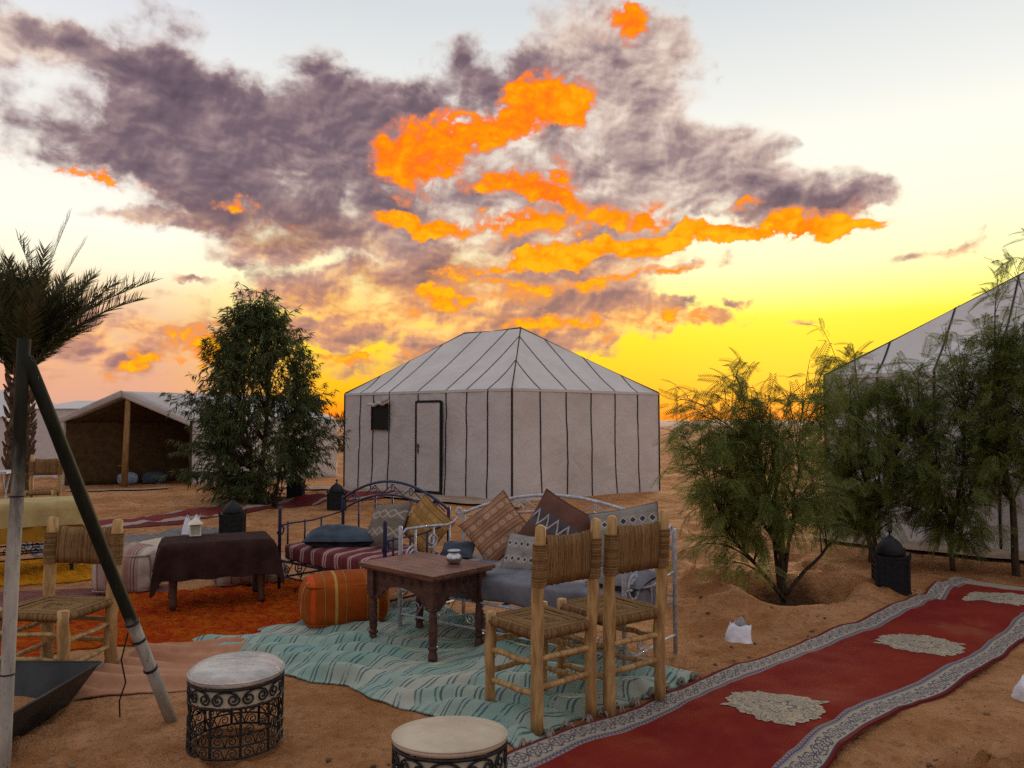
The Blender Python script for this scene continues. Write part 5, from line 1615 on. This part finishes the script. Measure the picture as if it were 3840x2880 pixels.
def pillow(name, label, w, h, th, m, loc, rot, seed, group='cushions on the daybeds', squash=0.0):
    n = 26; g = np.linspace(-1, 1, n); a, b = np.meshgrid(g, g, indexing='ij'); a, b = a.ravel(), b.ravel()
    pin = lambda t: 1 - 0.07 * (1 - t * t)
    x = a * w / 2 * pin(b); y = b * h / 2 * pin(a)
    t = th / 2 * ((1 - a ** 2) * (1 - b ** 2)).clip(0) ** 0.42
    t = t * (1 + 0.35 * fbm(a * 1.6, b * 1.6, seed, 3)) + 0.004
    y = y - squash * h * (1 - a * a) * 0.5 * (b > 0) * b
    sag = 0.02 * fbm(a * 1.2 + 9, b * 1.2, seed + 3, 2)
    Vf = np.column_stack([x, y, t + sag]); Vb = np.column_stack([x, y, -t + sag])
    F = gridfaces(n, n); K = n * n
    UV = np.column_stack([a * 0.5 + 0.5, b * 0.5 + 0.5])
    idx = np.concatenate([np.arange(n), np.arange(1, n) * n + n - 1, (n - 1) * n + np.arange(n - 2, -1, -1), np.arange(n - 2, 0, -1) * n]); nx = np.roll(idx, -1)
    o = npmesh(name, np.vstack([Vf, Vb]), np.vstack([F, F[:, ::-1] + K, np.stack([idx, nx, nx + K, idx + K], 1)[:, ::-1]]), m, None, True, np.vstack([UV, UV]))
    o.matrix_world = Matrix.Translation(loc) @ Matrix.Rotation(R(rot[0]), 4, 'Z') @ Matrix.Rotation(R(rot[1]), 4, 'X') @ Matrix.Rotation(R(rot[2]), 4, 'Z')   # yaw, tilt, turn in its own plane
    # corded edge
    pts = [tuple(Vf[i] * np.array((1, 1, 0)) + np.array((0, 0, sag[i]))) for i in idx]
    MB().tube(pts, 0.006, 5, False, True).build('piping', m, o, True)
    return setp(o, label, 'cushion', group)


def kilim(name, base, dark, pale, bands, motif, wear=0.5):
    """woven cushion cover: bands across v, motif in each"""
    def fn(nt, u, v, co):
        n = noise(nt, co, 60, 4, 0.7); w = noise(nt, co, 4, 5, 0.65)
        col = mixc(nt, w.smooth(0.3, 0.7), base, tuple(k * 0.72 for k in base))
        f = (v * bands).fract()
        row = (v * bands).m('FLOOR')
        alt = (row * 0.5).fract().gt(0.25)
        if motif == 'floral':
            pu = (u * 6 + row * 0.5).fract() - 0.5; pv = f - 0.5
            r = (pu * pu + pv * pv).pow(0.5); an = pv.m('ARCTAN2', pu)
            d = (r - 0.26 - (an * 6.0).sin() * 0.07).abs().lt(0.07) + r.lt(0.09)
            col = mixc(nt, alt * d.min(1.0) * n.smooth(0.3, 0.55), col, pale)
            col = mixc(nt, (1.0 - alt) * stripes(f, 0.5, 0.14) * 0.6, col, dark)
            col = mixc(nt, f.lt(0.07), col, dark)
        elif motif == 'zigzag':
            z = (u * 5.0).pp(0.5) * 2.0
            k = (f - z * 0.75 - 0.12).abs().lt(0.10)
            mesh_ = (u * 60).fract().lt(0.55) * (v * 70).fract().lt(0.7)
            col = mixc(nt, alt, mixc(nt, w.smooth(.3, .7), (0.13, 0.055, 0.035), (0.09, 0.04, 0.03)), base)
            col = mixc(nt, alt * k * (mesh_ * 0.6 + 0.4), col, pale)
            k2 = ((u * 14).fract() - 0.5).abs() + (f * 2 - 1).abs() * 0.5
            col = mixc(nt, alt * k2.lt(0.2) * (f - 0.5).abs().lt(0.35) * (1.0 - k), col, dark)
        elif motif == 'diamond':
            k = ((u * 7).fract() - 0.5).abs() * 2.0 + (f - 0.5).abs() * 2.2
            col = mixc(nt, alt * (k.lt(0.62)), col, dark)
            col = mixc(nt, alt * (k - 0.78).abs().lt(0.10), col, pale)
            col = mixc(nt, (1.0 - alt) * stripes(v, 0.03, 0.008) * 0.7, col, dark)
        elif motif == 'cross':
            k = (((u * 4).fract() - 0.5).abs() - (f - 0.5).abs()).abs().lt(0.10)
            col = mixc(nt, alt * k * 0.9, col, pale)
            col = mixc(nt, (1.0 - alt) * stripes(u * 0.4 + v, 0.045, 0.016) * 0.8, col, dark)
        return mixc(nt, n.smooth(0.5, 0.75) * wear, col, tuple(k * 0.6 for k in base)), n + noise(nt, co, 14, 3) * 0.5, 0.6, 0.006
    return uvmat(name, fn)


M['k_rust'] = kilim('rust_kilim', (0.36, 0.19, 0.11), (0.12, 0.05, 0.035), (0.50, 0.36, 0.26), 7, 'floral')
M['k_zig'] = kilim('dark_zigzag_kilim', (0.075, 0.06, 0.07), (0.03, 0.025, 0.04), (0.50, 0.46, 0.42), 3, 'zigzag')
M['k_navy'] = kilim('grey_kilim_with_navy_diamonds', (0.27, 0.245, 0.20), (0.035, 0.030, 0.085), (0.42, 0.39, 0.34), 5, 'diamond')
M['k_grey'] = kilim('grey_cross_kilim', (0.20, 0.165, 0.13), (0.075, 0.062, 0.055), (0.34, 0.30, 0.245), 5, 'cross')
M['k_ochre'] = kilim('ochre_kilim', (0.33, 0.185, 0.055), (0.15, 0.07, 0.03), (0.42, 0.27, 0.11), 7, 'floral', 0.4)
M['k_small'] = kilim('grey_white_kilim', (0.30, 0.27, 0.25), (0.06, 0.055, 0.06), (0.5, 0.47, 0.44), 5, 'diamond')


def stripe_mat(name, base, cols, along='u', rough=0.95):
    """cols: list of (period offset, width, colour) within a period"""
    def fn(nt, u, v, co):
        x = u if along == 'u' else v
        n = noise(nt, co, 90, 3, 0.7); w = noise(nt, co, 5, 4, 0.6)
        col = mixc(nt, w.smooth(0.3, 0.7), base, tuple(k * 0.75 for k in base))
        xx = x + (w - 0.5) * 0.012
        for per, off, wd, c in cols: col = mixc(nt, stripes(xx, per, wd, off) * 0.9, col, c)
        return mixc(nt, n.smooth(0.5, 0.8) * 0.4, col, tuple(k * 0.55 for k in base)), n, 0.5, 0.004
    return uvmat(name, fn, rough)


M['red_stripe'] = stripe_mat('wine_striped_mattress', (0.155, 0.032, 0.040), [(0.17, 0.02, 0.016, (0.42, 0.31, 0.25)), (0.17, 0.055, 0.022, (0.40, 0.29, 0.23)), (0.17, 0.12, 0.045, (0.10, 0.022, 0.035))])
M['orange_pouf'] = stripe_mat('orange_kilim_pouf', (0.32, 0.060, 0.005), [(0.155, 0.02, 0.010, (0.07, 0.030, 0.012)), (0.155, 0.018, 0.004, (0.38, 0.25, 0.05)), (0.31, 0.10, 0.020, (0.36, 0.25, 0.055)), (0.62, 0.34, 0.10, (0.50, 0.06, 0.008))])
M['pouf_stripe'] = stripe_mat('pale_striped_pouf', (0.34, 0.255, 0.215), [(0.16, 0.02, 0.012, (0.17, 0.06, 0.055)), (0.16, 0.045, 0.010, (0.17, 0.06, 0.055)), (0.16, 0.10, 0.045, (0.26, 0.13, 0.11)), (0.48, 0.3, 0.11, (0.44, 0.37, 0.31))])

# white daybed
WB = (-0.40, 6.43, gz(-0.4, 6.43)); wang = math.degrees(math.atan2(-1.09, 1.52))
daybed('white iron daybed with an arched back, grey mattress and patterned cushions', WB, wang, 1.87, 0.75, M['white_iron'], 0.86, 0.20, 'white')
# blue daybed
BB = (-1.69, 7.74, gz(-1.69, 7.74)); bang = math.degrees(math.atan2(-0.96, 1.13))
daybed('dark blue iron daybed with an arched back and a wine striped mattress', BB, bang, 1.49, 0.72, M['blue_iron'], 0.84, 0.21, 'blue')


def bedm(B, ang): return Matrix.Translation(B) @ Matrix.Rotation(R(ang), 4, 'Z')


def mattress(label, B, ang, L, Dp, z0, h, m, seed):
    V, F, UV = soft_box(L - 0.03, Dp + 0.02, h, 26, 0.012, 9.0, seed, 0.014)
    o = npmesh('mattress', V, F, m, None, True, UV)
    o.matrix_world = bedm(B, ang) @ Matrix.Translation((L / 2, -Dp / 2, z0 + h / 2))
    return setp(o, label, 'mattress', 'daybed mattresses')


mattress('plain grey mattress on the white iron daybed', WB, wang, 1.87, 0.75, 0.352, 0.18, M['grey_mattress'], 3)
mattress('wine red mattress with cream stripes on the blue iron daybed', BB, bang, 1.49, 0.72, 0.307, 0.15, M['red_stripe'], 4)
MB_ = bedm(BB, bang)
pillow('cushion', 'rust brown kilim cushion set on its corner at the head of the white daybed', 0.44, 0.42, 0.14, M['k_rust'], (-0.115, 5.98, 0.76), (-12, 74, 40), 5)
pillow('cushion', 'dark cushion with white zigzags leaning on the white daybed back', 0.50, 0.42, 0.14, M['k_zig'], (0.34, 5.72, 0.80), (-22, 70, -27), 6)
pillow('cushion', 'grey cushion with navy diamonds behind the second woven chair', 0.50, 0.40, 0.15, M['k_navy'], (0.80, 5.42, 0.80), (-18, 64, 12), 7)
pillow('cushion', 'small grey and white cushion lying before the dark zigzag cushion', 0.34, 0.30, 0.12, M['k_small'], (0.11, 5.60, 0.63), (-10, 60, -8), 8)
pillow('cushion', 'grey patterned cushion leaning on the blue daybed back beside the blue bolster', 0.46, 0.44, 0.17, M['k_grey'], (-1.12, 6.98, 0.65), (-42, 62, 8), 9)
pillow('cushion', 'ochre yellow cushion standing on its corner at the blue daybed end', 0.42, 0.40, 0.12, M['k_ochre'], (-0.755, 6.82, 0.67), (-28, 76, -34), 10)
pillow('cushion', 'slate blue bolster cushion lying flat on the wine striped mattress', 0.62, 0.34, 0.19, M['slate_cushion'], (-1.56, 7.02, 0.545), (8, 4, 0), 11)
pillow('cushion', 'dark grey cushion at the foot of the white daybed beside its leg', 0.38, 0.32, 0.13, M['grey_mattress'], (0.72, 5.02, 0.585), (-36, 8, 0), 14)
pillow('cushion', 'small dark cushion behind the silver pot on the grey mattress', 0.26, 0.18, 0.10, M['slate_cushion'], (-0.42, 6.05, 0.59), (-10, 30, 0), 13)


def pouf(label, loc, rz, sx, sy, sz, m, seed, mt=None):
    V, F, UV = soft_box(sx, sy, sz, 26, 0.045, 7.0, seed, 0.016)
    V[:, 2] += sz / 2
    o = npmesh('pouf', V, F, m, None, True, UV); o.location = loc; o.rotation_euler = (0, 0, R(rz))
    # stitched edges
    for zz in (0.03, sz - 0.03):
        q = []
        for i in range(48):
            a = 2 * PI * i / 48; c, s = math.cos(a), math.sin(a); k = (abs(c) ** 7 + abs(s) ** 7) ** (1 / 7)
            q.append((c / k * (sx / 2 - 0.002), s / k * (sy / 2 - 0.002), zz))
        MB().tube(q, 0.007, 5, False, True).build('seam', m, o, True)
    return setp(o, label, 'pouf', 'square floor poufs')


pouf('orange kilim pouf with yellow and dark stripes beside the carved table', (-1.31, 6.07, gz(-1.31, 6.07) + 0.04), 20, 0.60, 0.46, 0.34, M['orange_pouf'], 21)
pouf('pale striped pouf behind the woven chair at the left of the dark covered table', (-3.55, 7.2, gz(-3.55, 7.2) + 0.03), 4, 0.50, 0.48, 0.37, M['pouf_stripe'], 22)
pouf('pale striped pouf seen beneath the dark covered table', (-2.55, 7.55, gz(-2.55, 7.55) + 0.03), 22, 0.62, 0.46, 0.24, M['pouf_stripe'], 23)
V, F, UV = soft_box(0.75, 0.36, 0.12, 20, 0.03, 4.0, 8)
o = npmesh('seat_pad', V, F, M['cream_vinyl'], None, True, UV); o.location = (-3.47, 8.05, gz(-3.47, 8.05) + 0.29); o.rotation_euler = (0, 0, R(14))
setp(o, 'rolled cream seat pad lying on the cushion stack behind the dark covered table', 'cushion')
pouf('pale striped pouf carrying the rolled cream pad, behind the dark covered table', (-3.47, 8.05, gz(-3.47, 8.05) + 0.02), 14, 0.66, 0.5, 0.235, M['pouf_stripe'], 25)


# ------------------------------------------------------------------ black garden lanterns
def black_lantern(label, x, y, w, h, rz):
    t = thing('garden_lantern', label, 'lantern', (x, y, gz(x, y) - 0.01), rz, group='black metal lanterns on the sand')
    hb = h * 0.60; n = 4; hw = w / 2
    for sx in (-1, 1):
        for sy in (-1, 1):
            MB().box((sx * hw, sy * hw, hb / 2), (0.022, 0.022, hb)).build('corner_post', M['lantern_iron'], t)
            MB().tube([(sx * hw, sy * hw, hb), (sx * hw * 1.04, sy * hw * 1.04, hb + h * 0.05), (sx * hw * 1.1, sy * hw * 1.1, hb + h * 0.13)], [0.022, 0.016, 0.002], 5).build('corner_spike', M['lantern_iron'], t)
    for k in range(4):
        # pierced panel: frame and a lattice of small bars over a dark sheet
        a = k * PI / 2; T = Matrix.Rotation(a, 4, 'Z')
        pn = MB().box((0, -hw, hb / 2), (w - 0.02, 0.006, hb), T).build('panel', M['lantern_iron'], t)
        lt_ = MB()
        for i in range(6):
            z = hb * (0.1 + 0.16 * i); lt_.box((0, -hw - 0.006, z), (w - 0.03, 0.005, 0.012), T)
        for i in range(5):
            xx = -hw + w * (i + 0.5) / 5; lt_.box((xx, -hw - 0.005, hb / 2), (0.010, 0.005, hb * 0.94), T)
        lt_.build('lattice', M['lantern_iron'], pn)['kind'] = 'stuff'
    MB().box((0, 0, 0.012), (w + 0.03, w + 0.03, 0.024)).build('base', M['lantern_iron'], t)
    MB().box((0, 0, hb), (w + 0.02, w + 0.02, 0.02)).build('cornice', M['lantern_iron'], t)
    d = MB(); R0 = hw * 0.92
    d.lathe([(R0, hb + 0.005), (R0 * 1.0, hb + h * 0.08), (R0 * 0.93, hb + h * 0.16), (R0 * 0.76, hb + h * 0.235), (R0 * 0.5, hb + h * 0.295), (R0 * 0.22, hb + h * 0.345), (0.012, hb + h * 0.38)], 16)
    d.build('dome', M['lantern_iron'], t, True)
    f = MB(); f.tube([(0, 0, hb + h * 0.37), (0, 0, hb + h * 0.50)], 0.008, 6)
    f.lathe([(0.002, -0.022), (0.018, -0.012), (0.022, 0), (0.018, 0.012), (0.002, 0.022)], 8, (0, 0, hb + h * 0.45))
    f.build('finial', M['lantern_iron'], t)
    return t


black_lantern('tall black domed lantern standing on the sand beside the red runner', 3.46, 7.1, 0.265, 0.51, -18)
black_lantern('black domed lantern with a ball finial just behind the dark covered table', -3.95, 10.95, 0.30, 0.52, 12)
black_lantern('black domed lantern at the end of the blue daybed back, near the far tent corner', -3.12, 13.75, 0.28, 0.50, 20)
black_lantern('black domed lantern half hidden by the dark conical tree', -4.28, 15.3, 0.28, 0.50, 5)


# ------------------------------------------------------------------ white paper bags that hold candles
def paper_bag(label, x, y, w, h, rz, seed, tilt=0.0):
    n = 40; prof = np.linspace(0, 1, 9); V = []
    for k, f in enumerate(prof):
        for i in range(n):
            a = 2 * PI * i / n; c, s = math.cos(a), math.sin(a); q = (abs(c) ** 5 + abs(s) ** 5) ** (-1 / 5)
            cr = 1 + 0.26 * float(fbm(c * 2 + 3, s * 2 + f * 3, seed, 3))
            nar = 1 - 0.45 * f * f * abs(s) if f > 0 else 1
            rx = c * q * w / 2 * cr * (1 - 0.22 * f ** 3); ry = s * q * w * 0.36 * cr * (1 - 0.75 * f ** 1.6)
            top = h * f * (1 + 0.85 * f * float(vnoise(c * 1.7 + 9, s * 1.7, seed)) + 0.22 * f * c * tilt)
            V.append((rx + tilt * 0.25 * w * f * f, ry, top))
    F = gridfaces(9, n, True)
    o = npmesh('paper_bag', np.array(V), F[:, ::-1], M['paper'], None, False)
    o.location = (x, y, gz(x, y) - 0.005); o.rotation_euler = (0, 0, R(rz))
    return setp(o, label, 'paper bag', 'white paper candle bags')


paper_bag('crumpled white paper bag on the sand between the white daybed and the bushy tree', 1.66, 5.72, 0.18, 0.145, -12, 3, 0.5)
paper_bag('white paper bag cut off by the right edge, on the sand past the runner', 2.98, 4.48, 0.19, 0.14, 20, 5, 0.3)
paper_bag('white paper bag behind the tiny lantern on the dark tablecloth', -4.55, 10.95, 0.21, 0.27, 10, 7, 0.8)
paper_bag('white paper bag standing behind the left post of the blue daybed', -2.02, 9.05, 0.115, 0.19, -5, 9, 0.1)


# ------------------------------------------------------------------ poles of the tent the photographer stands under
def worn_pole():
    m, nt, b = new_mat('worn_black_and_bare_pole')
    b.inputs['Roughness'].default_value = 0.75; b.inputs['Specular IOR Level'].default_value = 0.12
    g = nt.nodes.new('ShaderNodeNewGeometry'); _, _, z = sep(nt, g.outputs['Position'])
    co = coord(nt, 'Object', (6, 6, 1.2)); n = noise(nt, co, 4, 5, 0.65); f = noise(nt, co, 20, 4, 0.6)
    bare = mixc(nt, n.smooth(0.3, 0.7), (0.42, 0.40, 0.36), (0.26, 0.25, 0.23))
    bare = mixc(nt, f.smooth(0.62, 0.72), bare, (0.10, 0.09, 0.08))
    blk = mixc(nt, n.smooth(0.35, 0.7), (0.012, 0.013, 0.009), (0.022, 0.021, 0.014))
    return m, nt, b, z, n, bare, blk


m, nt_, b_, z, n, bare, blk = worn_pole()
nt_.links.new(mixc(nt_, (z + (n - 0.5) * 0.10).smooth(0.50, 0.62), bare, blk).k, b_.inputs['Base Color']); M['pole_lean'] = m
m, nt_, b_, z, n, bare, blk = worn_pole()
nt_.links.new(mixc(nt_, (z + (n - 0.5) * 0.5).smooth(0.95, 1.5), bare, blk).k, b_.inputs['Base Color']); M['pole_up'] = m

vp = thing('upright_pole', 'upright pole at the left edge, bare and whitish below, black above', 'pole', (-2.205, 3.4, gz(-2.2, 3.4) - 0.05), group='poles of the tent frame')
mb = MB(); cyl_between(mb, (0, 0, 0), (0.02, 0.03, 2.02), 0.0275, 0.0275, 14, 0.002, 3); mb.build('shaft', M['pole_up'], vp, True)
for zz in (0.55, 1.32):
    MB().tube([(0.01 * zz + 0.029 * math.cos(a), 0.015 * zz + 0.029 * math.sin(a), zz) for a in np.linspace(0, 2 * PI, 14, endpoint=False)], 0.0035, 5, False, True).build('wire_tie', M['black_iron'], vp, True)
lp = thing('leaning_pole', 'leaning pole, black above and bare white at its sandy foot, beside the scrollwork stool', 'pole', (-1.79, 4.17, gz(-1.79, 4.17) - 0.06), group='poles of the tent frame')
A = Vector((0, 0, 0)); B = Vector((-0.385, -0.74, 1.93))
mb = MB(); cyl_between(mb, A, B, 0.030, 0.031, 14, 0.002, 5); mb.build('shaft', M['pole_lean'], lp, True)
for f in (0.19, 0.275, 0.325):
    c = A.lerp(B, f); d = (B - A).normalized(); u = d.orthogonal().normalized(); v = d.cross(u)
    for k in range(2): MB().tube([c + d * 0.008 * k + u * (0.033 * math.cos(a)) + v * (0.033 * math.sin(a)) for a in np.linspace(0, 2 * PI, 14, endpoint=False)], 0.0035, 5, False, True).build('wire_tie', M['black_iron'], lp, True)
c = A.lerp(B, 0.30)
MB().tube([c + Vector((-0.03, -0.02, 0)), c + Vector((-0.07, 0.0, -0.14)), c + Vector((-0.06, 0.03, -0.26)), c + Vector((-0.10, 0.05, -0.36)), c + Vector((-0.12, 0.10, -0.46))], 0.004, 5).build('cord', M['trim'], lp, True)

# ------------------------------------------------------------------ black fire tray
ft = thing('fire_tray', 'flared square black steel fire tray in the bottom left corner', 'fire tray', (-2.98, 3.86, gz(-2.98, 3.86) - 0.01), 0)
ow, iw, H = 0.62, 0.50, 0.21
cs_ = [(-1, -1), (1, -1), (1, 1), (-1, 1)]
for k in range(4):
    a, b2 = cs_[k], cs_[(k + 1) % 4]
    m = MB(); th = 0.008
    pts = [(a[0] * iw, a[1] * iw, 0.0), (b2[0] * iw, b2[1] * iw, 0.0), (b2[0] * ow, b2[1] * ow, H), (a[0] * ow, a[1] * ow, H)]
    inn = [(p[0] * (1 - th / ow), p[1] * (1 - th / ow), p[2]) for p in pts]
    m.v = pts + inn; m.f = [(0, 1, 2, 3), (7, 6, 5, 4), (3, 2, 6, 7), (0, 3, 7, 4), (1, 5, 6, 2), (0, 4, 5, 1)]
    m.build('side_plate', M['dark_plate'], ft)
    MB().tube([pts[3], pts[2]], 0.008, 6).build('rim', M['dark_plate'], ft, True)
MB().box((0, 0, 0.02), (2 * iw, 2 * iw, 0.008)).build('floor_plate', M['dark_plate'], ft)
rng = np.random.RandomState(12)
g = MB()
n1 = 26
xs = np.linspace(-iw + .02, iw - .02, n1)
X, Y = np.meshgrid(xs, xs, indexing='ij'); X, Y = X.ravel(), Y.ravel()
Z = 0.05 + 0.03 * fbm(X * 4, Y * 4, 5, 3)
npmesh('sand_bed', np.column_stack([X, Y, Z]), gridfaces(n1, n1), M['sand'], ft)

# ------------------------------------------------------------------ things lying inside the open tent
V, F, UV = soft_box(0.44, 0.30, 0.28, 20, 0.02, 3.5, 5, 0.03)
o = npmesh('bedding_roll', V, F, M['pale_cloth'], None, True, UV); o.location = (-9.62, 19.35, 0.15 + gz(-9.6, 19.3)); o.rotation_euler = (0, 0, R(15)); setp(o, 'pale blue bedding roll at the foot of the open tent pole', 'bedding')
V, F, UV = soft_box(0.55, 0.40, 0.26, 20, 0.03, 3.0, 6, 0.05)
o = npmesh('bedding_heap', V, F, M['slate_cushion'], None, True, UV); o.location = (-9.0, 19.5, 0.13 + gz(-9.0, 19.5)); o.rotation_euler = (0, 0, R(-10)); setp(o, 'dark grey bedding heap just right of the open tent pole', 'bedding')
t = thing('iron_chair', 'thin dark iron chair in the gloom of the open tent', 'chair', (-9.95, 19.7, gz(-9.95, 19.7)), 10)
for sx in (-1, 1):
    MB().tube([(sx * 0.2, 0.2, 0), (sx * 0.2, 0.2, 0.95)], 0.014, 6).build('back_post', M['pole_wood'], t)
    MB().tube([(sx * 0.2, -0.2, 0), (sx * 0.2, -0.2, 0.46)], 0.014, 6).build('front_leg', M['pole_wood'], t)
MB().tube([(-0.2, 0.2, 0.93), (0.2, 0.2, 0.93)], 0.012, 6).build('top_rail', M['pole_wood'], t)
MB().box((0, 0, 0.46), (0.42, 0.42, 0.03)).build('seat', M['pole_wood'], t)

# small stones and clods on the sand
rng = np.random.RandomState(44)
ico = bpy.data.meshes.new('t'); bmv = []
phi = (1 + 5 ** .5) / 2
iv = np.array([(-1, phi, 0), (1, phi, 0), (-1, -phi, 0), (1, -phi, 0), (0, -1, phi), (0, 1, phi), (0, -1, -phi), (0, 1, -phi), (phi, 0, -1), (phi, 0, 1), (-phi, 0, -1), (-phi, 0, 1)]) / 1.9
itf = np.array([(0, 11, 5), (0, 5, 1), (0, 1, 7), (0, 7, 10), (0, 10, 11), (1, 5, 9), (5, 11, 4), (11, 10, 2), (10, 7, 6), (7, 1, 8), (3, 9, 4), (3, 4, 2), (3, 2, 6), (3, 6, 8), (3, 8, 9), (4, 9, 5), (2, 4, 11), (6, 2, 10), (8, 6, 7), (9, 8, 1)])
bpy.data.meshes.remove(ico)
n = 2600
yy = 2.4 + 16 * rng.rand(n) ** 1.8; xx = (rng.rand(n) - 0.5) * 1.5 * yy
inrug = ((xx > -5) & (xx < 1.2) & (yy > 3.7) & (yy < 8.5)) | (np.abs((xx + 1.415) * 0.667 - (yy - 2.463) * 0.745 - 0.53) < 0.6)
xx, yy = xx[~inrug], yy[~inrug]; n = len(xx)
s = 0.004 + 0.016 * rng.rand(n) ** 4
V = iv[None] * (1 + 0.25 * rng.normal(size=(n, 12, 3))) * s[:, None, None] * np.array((1, 1, 0.65))
V += np.stack([xx, yy, ground_z(xx, yy, True) + s * 0.2], 1)[:, None]
F = itf[None] + (np.arange(n) * 12)[:, None, None]
M['stone'] = mat('brown_stones', (0.20, 0.115, 0.06), (0.07, 0.04, 0.025), 3, 0.95)
setp(npmesh('pebbles', V.reshape(-1, 3), F.reshape(-1, 3), M['stone'], None, False), kind='stuff')
